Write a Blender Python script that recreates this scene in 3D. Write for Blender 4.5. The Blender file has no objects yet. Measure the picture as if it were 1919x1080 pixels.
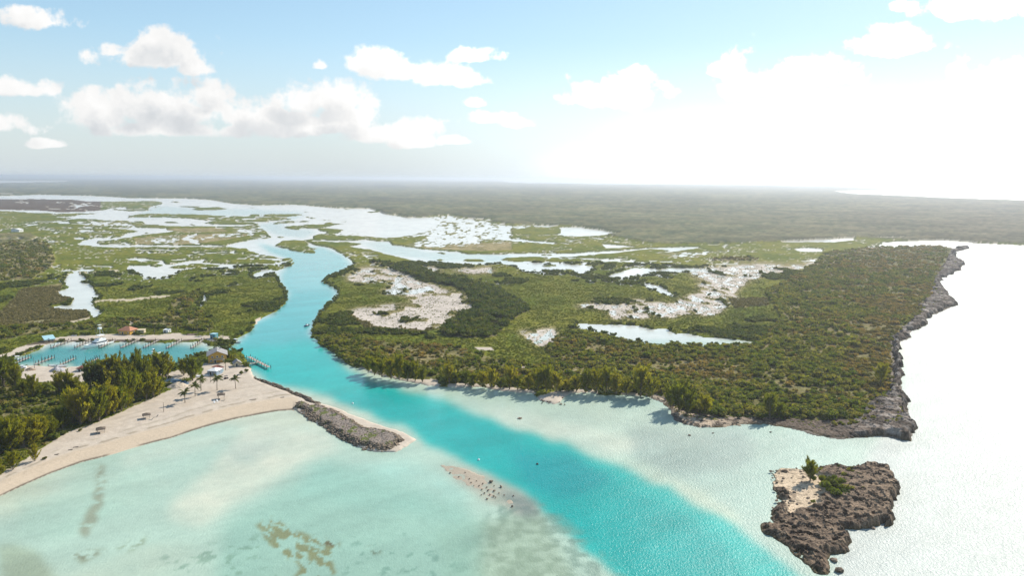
import bpy, bmesh, math, random
import numpy as np
from mathutils import Vector, Matrix

# ------------------------------------------------------------------ camera, sky, sun, exposure
W, H, F = 1919.0, 1080.0, 1335.0          # photo size and focal length in photo pixels
CAM_H = 105.0
YH = 334.6                                # true horizon at the middle column
PITCH = math.atan((540.0 - YH) / F)
ROLL = math.radians(0.34)
SUN_AZ, SUN_EL = math.radians(43.0), math.radians(37.0)
SUN_DIR = Vector((math.sin(SUN_AZ) * math.cos(SUN_EL), math.cos(SUN_AZ) * math.cos(SUN_EL), math.sin(SUN_EL)))

scene = bpy.context.scene
col = scene.collection
cam_data = bpy.data.cameras.new('camera')
cam = bpy.data.objects.new('camera', cam_data)
col.objects.link(cam)
CM = Matrix.Rotation(math.pi / 2 - PITCH, 4, 'X') @ Matrix.Rotation(ROLL, 4, 'Z')
CM.translation = Vector((0, 0, CAM_H))
cam.matrix_world = CM
cam_data.sensor_width = 36.0
cam_data.lens = F / W * 36.0
cam_data.clip_start = 1.0
cam_data.clip_end = 300000.0
scene.camera = cam
scene.view_settings.view_transform = 'Standard'
scene.view_settings.look = 'None'
scene.view_settings.exposure = 0.80
scene.view_settings.gamma = 1.0
scene.cycles.use_denoising = True
try:
    scene.cycles.denoiser = 'OPENIMAGEDENOISE'
    scene.cycles.denoising_prefilter = 'ACCURATE'
except Exception:
    pass
scene.cycles.max_bounces = 6
scene.cycles.diffuse_bounces = 2
scene.cycles.glossy_bounces = 2
scene.cycles.transparent_max_bounces = 8
scene.cycles.volume_bounces = 0
scene.cycles.caustics_reflective = False
scene.cycles.caustics_refractive = False

R3 = np.array(CM.to_3x3())
def ray(x, y):
    x = np.asarray(x, float); y = np.asarray(y, float)
    c = np.stack([(x - W / 2) / F, -(y - H / 2) / F, -np.ones_like(x)], -1)
    return c @ R3.T
def gp(x, y, z=0.0):
    d = ray(x, y)
    t = (z - CAM_H) / d[..., 2]
    return d[..., 0] * t, d[..., 1] * t
def G(x, y, z=0.0):
    a, b = gp(x, y, z)
    return Vector((float(a), float(b), z))
def proj(X, Y, Z=0.0):
    p = np.stack([np.asarray(X, float), np.asarray(Y, float), np.asarray(Z, float) - CAM_H + 0 * np.asarray(X, float)], -1) @ R3
    return W / 2 - p[..., 0] / p[..., 2] * F, H / 2 + p[..., 1] / p[..., 2] * F
def mpp(x, y):                             # metres per photo pixel (across) at a ground point
    a = G(x, y); return (a - Vector((0, 0, CAM_H))).length / math.sqrt(F * F + (x - W / 2) ** 2 + (y - H / 2) ** 2)

# ---- node helpers
class NT:
    def __init__(s, tree):
        s.t = tree; s.n = tree.nodes; s.l = tree.links
    def add(s, typ, **kw):
        n = s.n.new(typ)
        for k, v in kw.items(): setattr(n, k, v)
        return n
    def put(s, sock, v):
        if isinstance(v, bpy.types.NodeSocket): s.l.new(v, sock)
        elif v is not None: sock.default_value = v
    def math(s, op, a, b=None, c=None, clamp=False):
        n = s.add('ShaderNodeMath', operation=op); n.use_clamp = clamp
        for i, v in enumerate((a, b, c)): s.put(n.inputs[i], v)
        return n.outputs[0]
    def vec(s, op, a, b=None):
        n = s.add('ShaderNodeVectorMath', operation=op)
        s.put(n.inputs[0], a)
        if b is not None: s.put(n.inputs[3] if op == 'SCALE' else n.inputs[1], b)
        return n.outputs['Value'] if op in ('LENGTH', 'DOT_PRODUCT') else n.outputs[0]
    def noise(s, vec, scale, detail=3, rough=0.55, dist=0.0):
        n = s.add('ShaderNodeTexNoise'); s.put(n.inputs['Vector'], vec)
        n.inputs['Scale'].default_value = scale; n.inputs['Detail'].default_value = detail
        n.inputs['Roughness'].default_value = rough; n.inputs['Distortion'].default_value = dist
        return n.outputs['Fac']
    def ramp(s, v, a, b, c=0.0, d=1.0, smooth=True):
        n = s.add('ShaderNodeMapRange'); n.interpolation_type = 'SMOOTHSTEP' if smooth else 'LINEAR'
        s.put(n.inputs[0], v)
        for i, k in enumerate((a, b, c, d)): s.put(n.inputs[i + 1], k)
        return n.outputs[0]
    def mix(s, f, a, b, blend='MIX'):
        n = s.add('ShaderNodeMix', data_type='RGBA', blend_type=blend)
        s.put(n.inputs[0], f); s.put(n.inputs[6], a); s.put(n.inputs[7], b)
        return n.outputs[2]
    def comb(s, x, y, z):
        n = s.add('ShaderNodeCombineXYZ')
        for i, v in enumerate((x, y, z)): s.put(n.inputs[i], v)
        return n.outputs[0]

# ---- world: Nishita sky with cumulus painted by direction
SKY_STRENGTH = 0.08
world = bpy.data.worlds.new('World'); scene.world = world; world.use_nodes = True
nt = NT(world.node_tree); nt.n.clear()
tc = nt.add('ShaderNodeTexCoord').outputs['Generated']
sky = nt.add('ShaderNodeTexSky', sky_type='NISHITA', sun_disc=False)
sky.sun_elevation = SUN_EL; sky.sun_rotation = SUN_AZ
sky.altitude = 50; sky.air_density = 1.0; sky.dust_density = 0.25; sky.ozone_density = 1.5
sep = nt.add('ShaderNodeSeparateXYZ'); nt.put(sep.inputs[0], tc)
dx, dy, dz = sep.outputs
front = nt.math('MAXIMUM', dy, 0.05)
u = nt.math('DIVIDE', dx, front); w = nt.math('DIVIDE', dz, front)
uw = nt.comb(u, w, 0.0)
CLOUDS = [  # photo x, y, radius x, radius y
 (85, 42, 88, 30), (45, 28, 40, 20), (285, 108, 120, 36), (300, 85, 70, 32), (215, 98, 40, 22), (375, 130, 45, 26), (30, 168, 75, 24),
 (0, 235, 35, 26), (190, 225, 80, 52), (270, 210, 110, 52), (380, 215, 120, 62), (400, 180, 60, 40), (490, 225, 130, 50), (330, 245, 230, 26),
 (560, 195, 80, 42), (620, 190, 75, 45), (650, 230, 80, 36), (560, 240, 150, 28), (720, 255, 90, 30), (770, 268, 60, 18), (95, 272, 40, 12),
 (700, 120, 62, 36), (730, 110, 36, 28), (760, 135, 90, 30), (850, 150, 85, 26), (895, 108, 55, 18), (600, 125, 20, 14),
 (890, 195, 32, 12), (925, 225, 65, 20), (850, 265, 36, 10), (960, 232, 50, 18),
 (1110, 185, 60, 34), (1180, 180, 90, 44), (1205, 150, 36, 26), (1370, 130, 50, 40), (1440, 165, 120, 44), (1520, 150, 90, 40),
 (1640, 85, 50, 32), (1720, 82, 80, 34), (1690, 90, 80, 26), (1800, 20, 110, 34), (1900, 15, 130, 40), (1682, 14, 22, 18), (1880, 150, 120, 50)]
BANK = [(1200, 315, 230, 60), (1350, 280, 270, 85), (1620, 275, 360, 115), (1900, 270, 400, 115), (2250, 240, 460, 190)]
warp = nt.noise(uw, 7.0, 6, 0.62)
warpB = nt.noise(nt.vec('ADD', uw, (7.3, 2.1, 0.0)), 7.0, 6, 0.62)
fine = nt.noise(uw, 22.0, 6, 0.6)
def blobs(lst, off=(0.0, 0.0), flat=0.0):
    acc = None
    for (px, py, rx, ry) in lst:
        d = ray(px, py); c = (d[0] / d[1] - off[0], d[2] / d[1] - off[1], 0.0)
        sv = nt.vec('SUBTRACT', uw, c)
        dv = nt.vec('MULTIPLY', sv, (F / rx, F / ry * (1 + flat), 0.0))
        if flat: dv = nt.vec('SUBTRACT', dv, nt.vec('MULTIPLY', nt.vec('ABSOLUTE', sv), (0.0, F / ry * (flat + 0.1), 0.0)))   # flatter bases than tops
        v = nt.math('SUBTRACT', 1.0, nt.vec('LENGTH', dv))
        acc = v if acc is None else nt.math('MAXIMUM', acc, v)
    return acc
cum = blobs(CLOUDS, flat=0.4); above = blobs(CLOUDS[:31], (0.012, 0.020), 0.4); bank = blobs(BANK)
ns = nt.math('ADD', nt.math('MULTIPLY', nt.math('SUBTRACT', warp, 0.5), 2.6), nt.math('MULTIPLY', nt.math('SUBTRACT', fine, 0.5), 2.4))
dens = nt.math('ADD', cum, ns)
# other clouds of the same kind over the rest of the sky
gen = nt.noise(nt.vec('MULTIPLY', tc, (1.0, 1.0, 2.2)), 3.2, 7, 0.6)
gen = nt.math('MULTIPLY', nt.math('SUBTRACT', gen, 0.56), 5.0)
inside = nt.math('MULTIPLY', nt.ramp(dy, 0.55, 0.75), nt.ramp(w, 0.24, 0.30, 1.0, 0.0))
gen = nt.math('SUBTRACT', gen, nt.math('MULTIPLY', inside, 4.0))
gen = nt.math('SUBTRACT', gen, nt.ramp(dz, 0.03, 0.10, 4.0, 0.0))
cum_front = nt.math('SUBTRACT', dens, nt.ramp(dy, 0.05, 0.3, 6.0, 0.0))
allc = nt.math('MAXIMUM', cum_front, gen)
alpha = nt.ramp(allc, 0.0, 0.46)
alpha = nt.math('MULTIPLY', alpha, nt.ramp(w, 0.0, 0.035, 0.2, 1.0))
lit = nt.math('ADD', nt.math('MULTIPLY', nt.math('SUBTRACT', nt.noise(nt.vec('ADD', uw, (-0.018, -0.02, 0.0)), 7.0, 5, 0.6), warp), 1.0), 0.0)
core = nt.ramp(allc, 0.5, 1.9)
shade = nt.math('SUBTRACT', nt.math('ADD', 1.0, nt.math('MULTIPLY', lit, 0.5)), nt.math('MULTIPLY', nt.ramp(nt.math('ADD', above, nt.math('MULTIPLY', ns, 0.6)), 0.1, 0.9), 0.17))
sunside = nt.vec('DOT_PRODUCT', tc, tuple(SUN_DIR))
sunb = nt.ramp(sunside, 0.42, 0.85)
shade = nt.math('ADD', shade, nt.math('MULTIPLY', sunb, 0.75))
CW = 7.0
cloudcol = nt.vec('SCALE', nt.mix(nt.ramp(shade, 0.75, 1.0), (0.90, 0.935, 0.97, 1), (1.0, 0.995, 0.985, 1)), nt.math('MULTIPLY', shade, CW))
hz = nt.math('MULTIPLY', nt.ramp(dz, 0.0, 0.18, 1.0, 0.0, False), 1.0)
hz = nt.math('POWER', nt.math('MAXIMUM', hz, 0.0), 1.35)
hazecol = nt.vec('SCALE', nt.comb(0.86, 0.95, 1.0), nt.math('ADD', 5.5, nt.math('MULTIPLY', sunb, 4.6)))
skyc = nt.vec('MULTIPLY', sky.outputs[0], (0.84, 0.98, 1.02))
skyc = nt.vec('DIVIDE', nt.vec('SCALE', skyc, 1.72), nt.vec('ADD', nt.vec('SCALE', skyc, 0.10), (1.0, 1.0, 1.0)))   # sky colour compressed to tame the glare towards the sun
base = nt.mix(nt.math('MULTIPLY', hz, 1.0), skyc, hazecol)
bank_a = nt.math('MULTIPLY', nt.ramp(nt.math('ADD', bank, nt.math('MULTIPLY', nt.math('SUBTRACT', warp, 0.5), 0.5)), -0.1, 0.75), nt.ramp(dy, 0.05, 0.3))
base = nt.mix(nt.math('MULTIPLY', bank_a, 0.95), base, nt.vec('SCALE', nt.comb(1, 0.99, 0.97), 9.0))
skyfin = nt.mix(alpha, base, cloudcol)
bg = nt.add('ShaderNodeBackground'); nt.put(bg.inputs[0], skyfin); bg.inputs[1].default_value = SKY_STRENGTH
wo = nt.add('ShaderNodeOutputWorld'); nt.put(wo.inputs[0], bg.outputs[0])
world.cycles.sampling_method = 'MANUAL'; world.cycles.sample_map_resolution = 512

sun_data = bpy.data.lights.new('sun', 'SUN'); sun_data.energy = 4.0; sun_data.angle = math.radians(0.6)
sun_data.color = (1.0, 0.93, 0.82)
sun = bpy.data.objects.new('sun', sun_data); col.objects.link(sun)
sun.rotation_euler = SUN_DIR.to_track_quat('Z', 'Y').to_euler(); sun.location = SUN_DIR * 400

# ------------------------------------------------------------------ small numpy tools
rng = np.random.default_rng(7)
random.seed(7)
def _h(ix, iy, s):
    n = (ix.astype(np.int64) * 374761393 + iy.astype(np.int64) * 668265263 + s * 974711) & 0xffffffff
    n = ((n ^ (n >> 13)) * 1274126177) & 0xffffffff
    return ((n ^ (n >> 16)) & 0xffff) / 65535.0
def vn(x, y, s=0):
    x = np.asarray(x, float); y = np.asarray(y, float)
    ix = np.floor(x); iy = np.floor(y); fx = x - ix; fy = y - iy
    fx = fx * fx * (3 - 2 * fx); fy = fy * fy * (3 - 2 * fy)
    ix = ix.astype(np.int64); iy = iy.astype(np.int64)
    a = _h(ix, iy, s); b = _h(ix + 1, iy, s); c = _h(ix, iy + 1, s); d = _h(ix + 1, iy + 1, s)
    return (a * (1 - fx) + b * fx) * (1 - fy) + (c * (1 - fx) + d * fx) * fy
def fbm(x, y, s=0, o=4, r=0.5):
    t = 0; a = 1.0; n = 0.0; k = 1.0
    for i in range(o):
        t = t + a * vn(x * k + 13.7 * i, y * k - 7.1 * i, s + i); n += a; a *= r; k *= 2.03
    return t / n
def sst(v, a, b):
    t = np.clip((v - a) / (b - a), 0, 1); return t * t * (3 - 2 * t)
def inpoly(poly, X, Y):
    P = np.asarray(poly, float)
    out = np.zeros(X.shape, bool)
    bb = (X >= P[:, 0].min()) & (X <= P[:, 0].max()) & (Y >= P[:, 1].min()) & (Y <= P[:, 1].max())
    if not bb.any(): return out
    x = X[bb]; y = Y[bb]; r = np.zeros(x.shape, bool)
    x0, y0 = P[-1]
    for x1, y1 in P:
        if y0 != y1:
            c = (y1 > y) != (y0 > y)
            r ^= c & (x < (x0 - x1) * (y - y1) / (y0 - y1) + x1)
        x0, y0 = x1, y1
    out[bb] = r
    return out
def segdist(poly, X, Y, closed=True):
    P = np.asarray(poly, float); D = np.full(X.shape, 1e9)
    n = len(P)
    for i in range(n if closed else n - 1):
        a = P[i]; b = P[(i + 1) % n]; e = b - a; L = max(1e-9, (e * e).sum())
        t = np.clip(((X - a[0]) * e[0] + (Y - a[1]) * e[1]) / L, 0, 1)
        D = np.minimum(D, np.hypot(X - a[0] - t * e[0], Y - a[1] - t * e[1]))
    return D
def blur(m, n=1):
    m = m.astype(float)
    for _ in range(n):
        p = np.pad(m, 1, mode='edge')
        m = (p[:-2, 1:-1] + 2 * p[1:-1, 1:-1] + p[2:, 1:-1]) / 4
        p = np.pad(m, 1, mode='edge')
        m = (p[1:-1, :-2] + 2 * p[1:-1, 1:-1] + p[1:-1, 2:]) / 4
    return m
def cr(ox, oy, s, pts): return [(ox + a / s, oy + b / s) for a, b in pts]
def cA(*p): return cr(0, 360, 8, p)
def cB(*p): return cr(240, 360, 8, p)
def cC(*p): return cr(480, 360, 8, p)
def cD(*p): return cr(720, 380, 8, p)
def cE(*p): return cr(940, 400, 8, p)
def cF(*p): return cr(1100, 440, 8, p)
def cG(*p): return cr(1300, 440, 8, p)
def cH(*p): return cr(1060, 540, 5.05, p)
def cI(*p): return cr(220, 470, 5.644, p)
def cJ(*p): return cr(0, 480, 6.75, p)
def cK(*p): return cr(640, 480, 6.75, p)
def cM(*p): return cr(560, 460, 4, p)
def cR(*p): return cr(1440, 320, 4, p)
def c1(*p): return cr(0, 580, 6.39, p)
def c2(*p): return cr(280, 600, 8, p)
def c3(*p): return cr(0, 640, 6, p)
def c6(*p): return cr(500, 700, 6, p)
def c7(*p): return cr(1400, 850, 6, p)
def c8(*p): return cr(1400, 900, 6, p)

# ------------------------------------------------------------------ the map: outlines read off the photograph, laid on the ground
HEADLAND = [(1790, 465), (1816, 464), (1817, 466), (1790, 473), (1787, 480), (1803, 492), (1806, 498), (1785, 515), (1765, 521),
 (1760, 535), (1770, 545), (1779, 560), (1790, 572), (1760, 588), (1745, 592), (1730, 610), (1705, 625), (1703, 637), (1688, 640),
 (1682, 655), (1686, 680), (1686, 712), (1693, 740), (1703, 755), (1704, 778), (1710, 812), (1709, 828), (1690, 826), (1670, 820),
 (1640, 818), (1600, 822), (1570, 824), (1520, 815), (1490, 806), (1460, 800), (1430, 795), (1400, 797), (1350, 802), (1310, 802),
 (1280, 797), (1262, 787), (1255, 770), (1240, 757), (1210, 745), (1190, 744)]
BEACH_SHORE = [(548, 769), (520, 771), (480, 778), (440, 786), (400, 796), (360, 808), (320, 822), (290, 829), (250, 840), (215, 851),
 (190, 858), (150, 868), (100, 886), (60, 903), (0, 931), (-100, 980), (-700, 1300)]
LAND = [(-9500, 250), (930, 250), (945, 341.5), (960, 343.5), (1100, 345.3), (1300, 347), (1440, 348.5), (1560, 350), (1610, 352.5),
 (1668, 354), (1640, 356), (1562, 358), (1575, 361), (1600, 364), (1680, 367), (1760, 371), (1919, 376), (2700, 396), (9500, 560), (9500, 760),
 (2700, 492), (1919, 460), (1885, 459), (1840, 457), (1780, 455), (1700, 453), (1660, 456), (1637, 462), (1625, 465), (1700, 464.5),
 (1760, 463)] + HEADLAND + [(1150, 741), (1130, 742), (1110, 736), (1070, 736), (1050, 755), (1035, 758), (1010, 752), (1000, 739), (960, 736),
 (900, 729), (850, 726), (825, 725), (780, 720), (740, 712), (700, 701), (670, 691), (648, 683), (612, 655), (500, 640), (440, 640), (455, 660),
 (472, 680), (472, 700), (480, 712), (505, 722), (560, 745), (600, 757), (620, 762), (680, 784), (720, 800), (755, 812), (782, 826), (765, 838), (740, 849),
 (700, 848), (670, 838), (640, 820), (600, 798), (565, 780)] + BEACH_SHORE + [(-9500, 3000)]
CHANNEL = [(648, 683), (640, 672), (612, 655), (595, 640), (583, 632), (582, 620), (590, 608), (598, 600), (598, 590), (612, 575), (628, 562),
 (635, 550), (632, 543), (620, 536), (608, 531), (605, 527), (618, 519), (640, 510), (655, 502), (663, 496), (658, 489), (645, 480), (630, 472),
 (623, 466), (605, 462), (589, 460), (579, 456), (567, 450), (586, 449), (600, 400), (560, 404), (540, 408), (530, 412), (492, 417), (482, 421),
 (492, 427), (500, 436), (510, 446), (487, 447.5), (445, 455), (425, 460), (421, 464), (465, 467), (469, 472), (500, 479), (530, 485), (548, 484),
 (551, 488), (551, 497), (545, 500), (532, 507), (524, 512), (520, 516), (524, 522), (530, 537), (538, 548), (541, 560), (535, 570), (515, 585),
 (485, 603), (470, 622), (447, 636), (437, 647), (450, 655), (462, 670), (480, 712), (505, 722), (600, 700)]
BASIN = c1((150, 600), (350, 530), (500, 460), (600, 410), (800, 392), (1200, 398), (1900, 400)) + \
    c2((0, 345), (500, 340), (800, 332), (880, 365), (920, 400)) + [(430, 650), (440, 648), (452, 657), (438, 658), (418, 655), (400, 656), (392, 660), (372, 668),
    (350, 680), (330, 687), (200, 688), (110, 688), (30, 686), (22, 680)]
WN = [(-9500, 368)] + cA((0, 60), (600, 40), (1000, 50), (1540, 65), (1919, 90)) + cB((500, 95), (800, 95), (1250, 120), (1530, 170), (1919, 200)) + \
    cC((600, 190), (1050, 230), (1200, 245), (1700, 250), (1850, 300), (1919, 330)) + cD((350, 230), (650, 220), (760, 250), (760, 330), (620, 420), (300, 505), (0, 540)) + \
    [(720, 446), (586, 449), (540, 449), (510, 446)] + cC((160, 610), (100, 540), (20, 490), (0, 490)) + \
    cB((1700, 515), (900, 515), (600, 510), (250, 480), (150, 470), (0, 440)) + cA((1919, 430), (1150, 400), (1020, 385), (850, 382), (850, 375), (1030, 375), (1200, 345),
    (1500, 322), (850, 320), (500, 315), (200, 288), (0, 282)) + [(-9500, 396)]
WATER = [CHANNEL, BASIN, WN,
 cA((1160, 795), (1230, 740), (1330, 705), (1650, 705), (1800, 680), (1880, 640), (1919, 620)) + cB((0, 535), (200, 540), (580, 548), (560, 575), (720, 598), (600, 605),
  (340, 630), (120, 660), (0, 690)) + cA((1900, 690), (1700, 720), (1450, 745), (1430, 765), (1480, 790), (1560, 795), (1919, 800)) + cB((500, 800), (1000, 810), (1230, 800),
  (1340, 805), (1450, 830), (1200, 830), (500, 828), (0, 835)) + cA((1919, 840), (1500, 825)),
 cA((1110, 690), (1260, 690), (1255, 710), (1115, 712)), cA((1310, 672), (1390, 668), (1380, 684)), cA((1410, 658), (1540, 643), (1430, 667)),
 cA((1550, 538), (1919, 538), (1919, 556), (1700, 552)), cA((1150, 520), (1400, 528), (1400, 538)),
 cB((800, 700), (1020, 625), (1040, 635), (900, 690), (1050, 730), (1030, 770), (1100, 780), (1050, 790), (950, 760), (930, 735), (830, 715)),
 cI((95, 195), (130, 165), (330, 155), (480, 150), (400, 140), (470, 115), (380, 118), (250, 122), (200, 105), (80, 95), (200, 80), (400, 100), (470, 105), (500, 145),
  (600, 145), (780, 110), (920, 95), (890, 125), (1100, 140), (1350, 150), (1260, 165), (1250, 185), (1090, 200), (980, 205), (850, 185), (690, 210), (640, 240), (560, 270),
  (545, 300), (280, 290), (240, 250)),
 cI((560, 100), (725, 85), (730, 95), (600, 107)), cI((1090, 250), (1150, 230), (1300, 250), (1200, 264)), cI((1180, 18), (1240, 0), (1230, 24)), cI((1130, 370), (1340, 350), (1200, 379)),
 cI((1600, 95), (1750, 95), (1740, 103), (1610, 103)), cI((1640, 140), (1800, 128), (1800, 142)),
 cI((1410, 270), (1470, 240), (1580, 200), (1640, 220), (1880, 165), (1870, 185), (1720, 250), (1640, 245), (1560, 260), (1470, 295)),
 cI((838, 575), (870, 570), (880, 545), (910, 525), (900, 475), (940, 470), (962, 520), (935, 542), (892, 562), (882, 602), (843, 602)),
 cC((840, 728), (1300, 730), (1919, 735)) + cD((60, 580), (120, 635), (300, 660), (420, 678), (720, 713), (1100, 742), (1250, 778), (1700, 778), (1919, 765)) +
  cE((0, 605), (400, 600), (650, 608), (850, 605), (1100, 598), (1300, 585), (1919, 555)) + cF((0, 265), (500, 240), (960, 200), (1200, 200), (1640, 185), (1690, 200), (1500, 230),
  (1350, 250), (1020, 290), (1250, 240), (950, 215), (600, 255), (350, 290), (0, 295)) + cE((1450, 610), (1080, 650), (800, 660), (280, 660), (30, 680), (0, 705), (200, 725), (500, 740),
  (800, 738), (1050, 775), (1370, 790), (1400, 850), (1320, 870), (1290, 900), (1180, 915), (1090, 860), (1000, 835), (820, 850), (590, 860), (680, 910), (620, 925), (560, 905),
  (380, 890), (200, 800), (0, 760)) + cD((1700, 925), (1270, 930), (1000, 910), (900, 915), (720, 900), (500, 880), (200, 815), (0, 770)) + cC((1919, 920), (1700, 870), (1400, 825),
  (1590, 775), (1480, 750), (1300, 745), (840, 742)),
 cE((860, 320), (900, 290), (880, 250), (880, 215), (1100, 205), (1540, 260), (1800, 315), (1560, 325), (1140, 345), (1000, 340)), cE((480, 178), (880, 193), (700, 207), (500, 202)),
 cF((230, 150), (330, 148), (450, 160), (720, 185), (850, 178), (690, 192), (380, 207), (290, 207)), cE((1290, 362), (1480, 376), (1540, 396), (1480, 392)),
 cE((0, 380), (280, 385), (420, 415), (800, 445), (780, 460), (600, 445), (380, 432), (0, 405)), cE((850, 455), (1010, 455), (1000, 468)),
 cF((300, 660), (320, 625), (580, 540), (680, 510), (820, 500), (980, 510), (1100, 540), (1240, 512), (1500, 505), (1700, 500), (1919, 520), (1919, 545), (1500, 560), (1180, 570),
  (1000, 580), (930, 595), (1100, 625), (1240, 650), (1230, 665), (1050, 630), (850, 620), (600, 665), (400, 670)),
 cF((820, 680), (900, 740), (1100, 770), (1290, 900), (1340, 900), (1350, 950), (1260, 930), (1080, 860), (900, 800)), cF((0, 700), (60, 680), (120, 735), (60, 730)),
 cF((620, 750), (700, 770), (690, 785)), cF((0, 360), (180, 365), (450, 385), (520, 395), (850, 415), (820, 425), (520, 405), (250, 388), (0, 375)), cF((1240, 335), (1380, 350), (1330, 360)),
 cH((115, 380), (130, 342), (400, 355), (640, 358), (760, 385), (950, 395), (1050, 440), (1150, 430), (1300, 470), (1600, 490), (1800, 520), (1780, 570), (1650, 560), (1200, 548),
  (800, 525), (560, 485), (430, 455), (300, 415)), cH((480, 520), (560, 520), (950, 560), (920, 577), (700, 547)),
 cR((100, 535), (370, 520), (640, 505), (640, 525), (450, 540)), cR((740, 508), (1020, 503), (1000, 516)), cR((690, 590), (790, 570), (870, 545), (1000, 530), (1300, 525), (1500, 535), (1700, 575), (1500, 575), (1300, 567), (1050, 572)),
 cG((1310, 115), (1400, 100), (1919, 85), (1919, 112), (1500, 120)), cG((1375, 225), (1450, 215), (1440, 236)), cG((1480, 215), (1690, 200), (1919, 213), (1919, 262), (1630, 262)),
 cJ((870, 240), (960, 215), (1110, 280), (1010, 330), (1060, 350), (1160, 350), (1170, 390), (1220, 480), (1290, 510), (1250, 550), (1150, 580), (1190, 640), (1300, 720), (1180, 785),
  (1130, 700), (930, 690), (700, 670), (600, 650), (900, 630), (940, 560), (750, 500), (720, 460), (900, 400), (800, 345)),
 cK((530, 485), (560, 440), (680, 380), (700, 340), (670, 310), (740, 240), (770, 290), (720, 330), (790, 370), (900, 430), (1100, 390), (1170, 430), (1000, 470), (750, 490)),
 [(-400, 340), (20, 339), (130, 340), (120, 342), (0, 343), (-400, 344)], cA((0, 22), (200, 25), (190, 36), (0, 36)),
]
ISLES = [
 [(-9500, 374)] + cA((0, 110), (500, 105), (1100, 115), (1300, 140), (1919, 140)) + cB((350, 130), (520, 150), (520, 180), (430, 200), (560, 240), (300, 280), (0, 290)) +
  cA((1650, 262), (1300, 295), (900, 305), (740, 290), (550, 275), (130, 268), (0, 266)) + [(-9500, 392)],
 cB((0, 345), (300, 325), (1000, 335), (1300, 355), (1900, 370), (1919, 395), (1730, 400), (1650, 430), (1180, 430), (900, 400), (560, 380), (100, 380), (0, 390)),
 cB((1130, 470), (1300, 430), (1919, 410)) + cC((0, 380), (200, 375), (480, 385), (400, 420), (250, 440), (100, 460), (20, 490), (0, 490)) + cB((1750, 490), (1250, 490)),
 cC((-100, 335), (480, 330), (710, 330), (680, 345), (480, 375), (-100, 370)), cC((390, 415), (450, 398), (555, 405), (500, 415)),
 cC((240, 478), (330, 445), (480, 430), (660, 440), (700, 430), (830, 440), (780, 450), (480, 465), (320, 482)),
 cC((725, 375), (820, 360), (1000, 350), (1310, 368), (1250, 385), (1100, 390), (1185, 415), (1130, 430), (940, 430), (920, 405), (840, 405)),
 cC((415, 535), (450, 515), (600, 505), (900, 480), (1150, 450), (1390, 435), (1340, 480), (1150, 500), (1060, 530), (900, 550), (680, 545), (620, 568), (480, 555)),
 cC((900, 560), (960, 545), (1100, 545), (1320, 570), (1230, 625), (1400, 650), (1919, 690)) + cD((300, 515), (700, 505), (1050, 490), (1000, 520), (600, 530), (200, 545)) +
  cC((1919, 715), (1300, 725), (900, 725), (845, 700), (850, 665), (960, 630), (1060, 625), (1050, 600), (960, 590)),
 cC((275, 810), (380, 740), (560, 725), (700, 730), (780, 765), (785, 810), (830, 840), (935, 850), (850, 865), (910, 890), (880, 918), (700, 912), (560, 885), (420, 850)),
 cC((300, 668), (420, 672), (420, 681), (300, 681)), cC((700, 290), (800, 300), (930, 315), (720, 303)), cC((970, 255), (1215, 262), (1200, 272), (980, 270)),
 cC((1320, 252), (1500, 260), (1480, 269), (1320, 264)), cC((1560, 300), (1850, 285), (1840, 302), (1600, 314)), cC((1560, 452), (1630, 456), (1600, 468)),
 cC((1400, 650), (1460, 620), (1560, 610), (1540, 640)), cC((1580, 605), (1780, 598), (1700, 612)), cC((1335, 617), (1375, 617), (1360, 627)), cC((1570, 635), (1800, 630), (1700, 645)),
 cB((960, 260), (1030, 235), (1350, 225), (1500, 255), (1350, 267), (1050, 280)), cB((660, 210), (900, 215), (1120, 215), (1000, 237), (820, 227)), cB((625, 150), (700, 140), (800, 152), (720, 160)),
 cB((570, 180), (610, 180), (600, 191)), cB((910, 485), (960, 478), (1015, 495), (980, 504)), cB((1660, 208), (1740, 210), (1700, 220)), cB((1820, 226), (1919, 235), (1850, 242)),
 cB((220, 400), (410, 408), (400, 418), (330, 412)), cB((500, 455), (640, 440), (800, 465), (760, 470)), cB((60, 435), (230, 440), (250, 480), (150, 470)),
 cB((0, 565), (200, 595), (0, 615)), cB((220, 615), (280, 604), (330, 615), (280, 630)), cI((520, 185), (600, 165), (800, 135), (1100, 150), (1050, 175), (800, 182), (600, 190)),
 cI((330, 160), (440, 150), (485, 158), (400, 176)), cI((250, 118), (330, 106), (420, 116), (330, 126)),
 cD((680, 452), (730, 446), (765, 460), (720, 468)), cD((740, 420), (775, 415), (770, 428)), cD((390, 475), (440, 465), (480, 480), (430, 488)), cD((70, 440), (200, 436), (330, 436), (300, 446), (100, 450)),
 cD((770, 860), (850, 845), (965, 864), (900, 878), (790, 876)), cD((1160, 865), (1220, 845), (1450, 845), (1545, 880), (1400, 890), (1200, 885)), cD((1720, 860), (1810, 828), (1950, 830), (1950, 882), (1800, 875)),
 cD((710, 752), (860, 748), (960, 770), (900, 772)), cE((400, 620), (640, 622), (840, 634), (600, 636)), cE((590, 785), (800, 775), (870, 800), (700, 815)), cE((350, 765), (430, 768), (400, 780)), cE((470, 850), (520, 850), (500, 866)),
 cF((600, 640), (670, 635), (660, 650)), cF((700, 600), (745, 600), (730, 612)), cF((1040, 790), (1100, 785), (1090, 812)),
]
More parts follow.
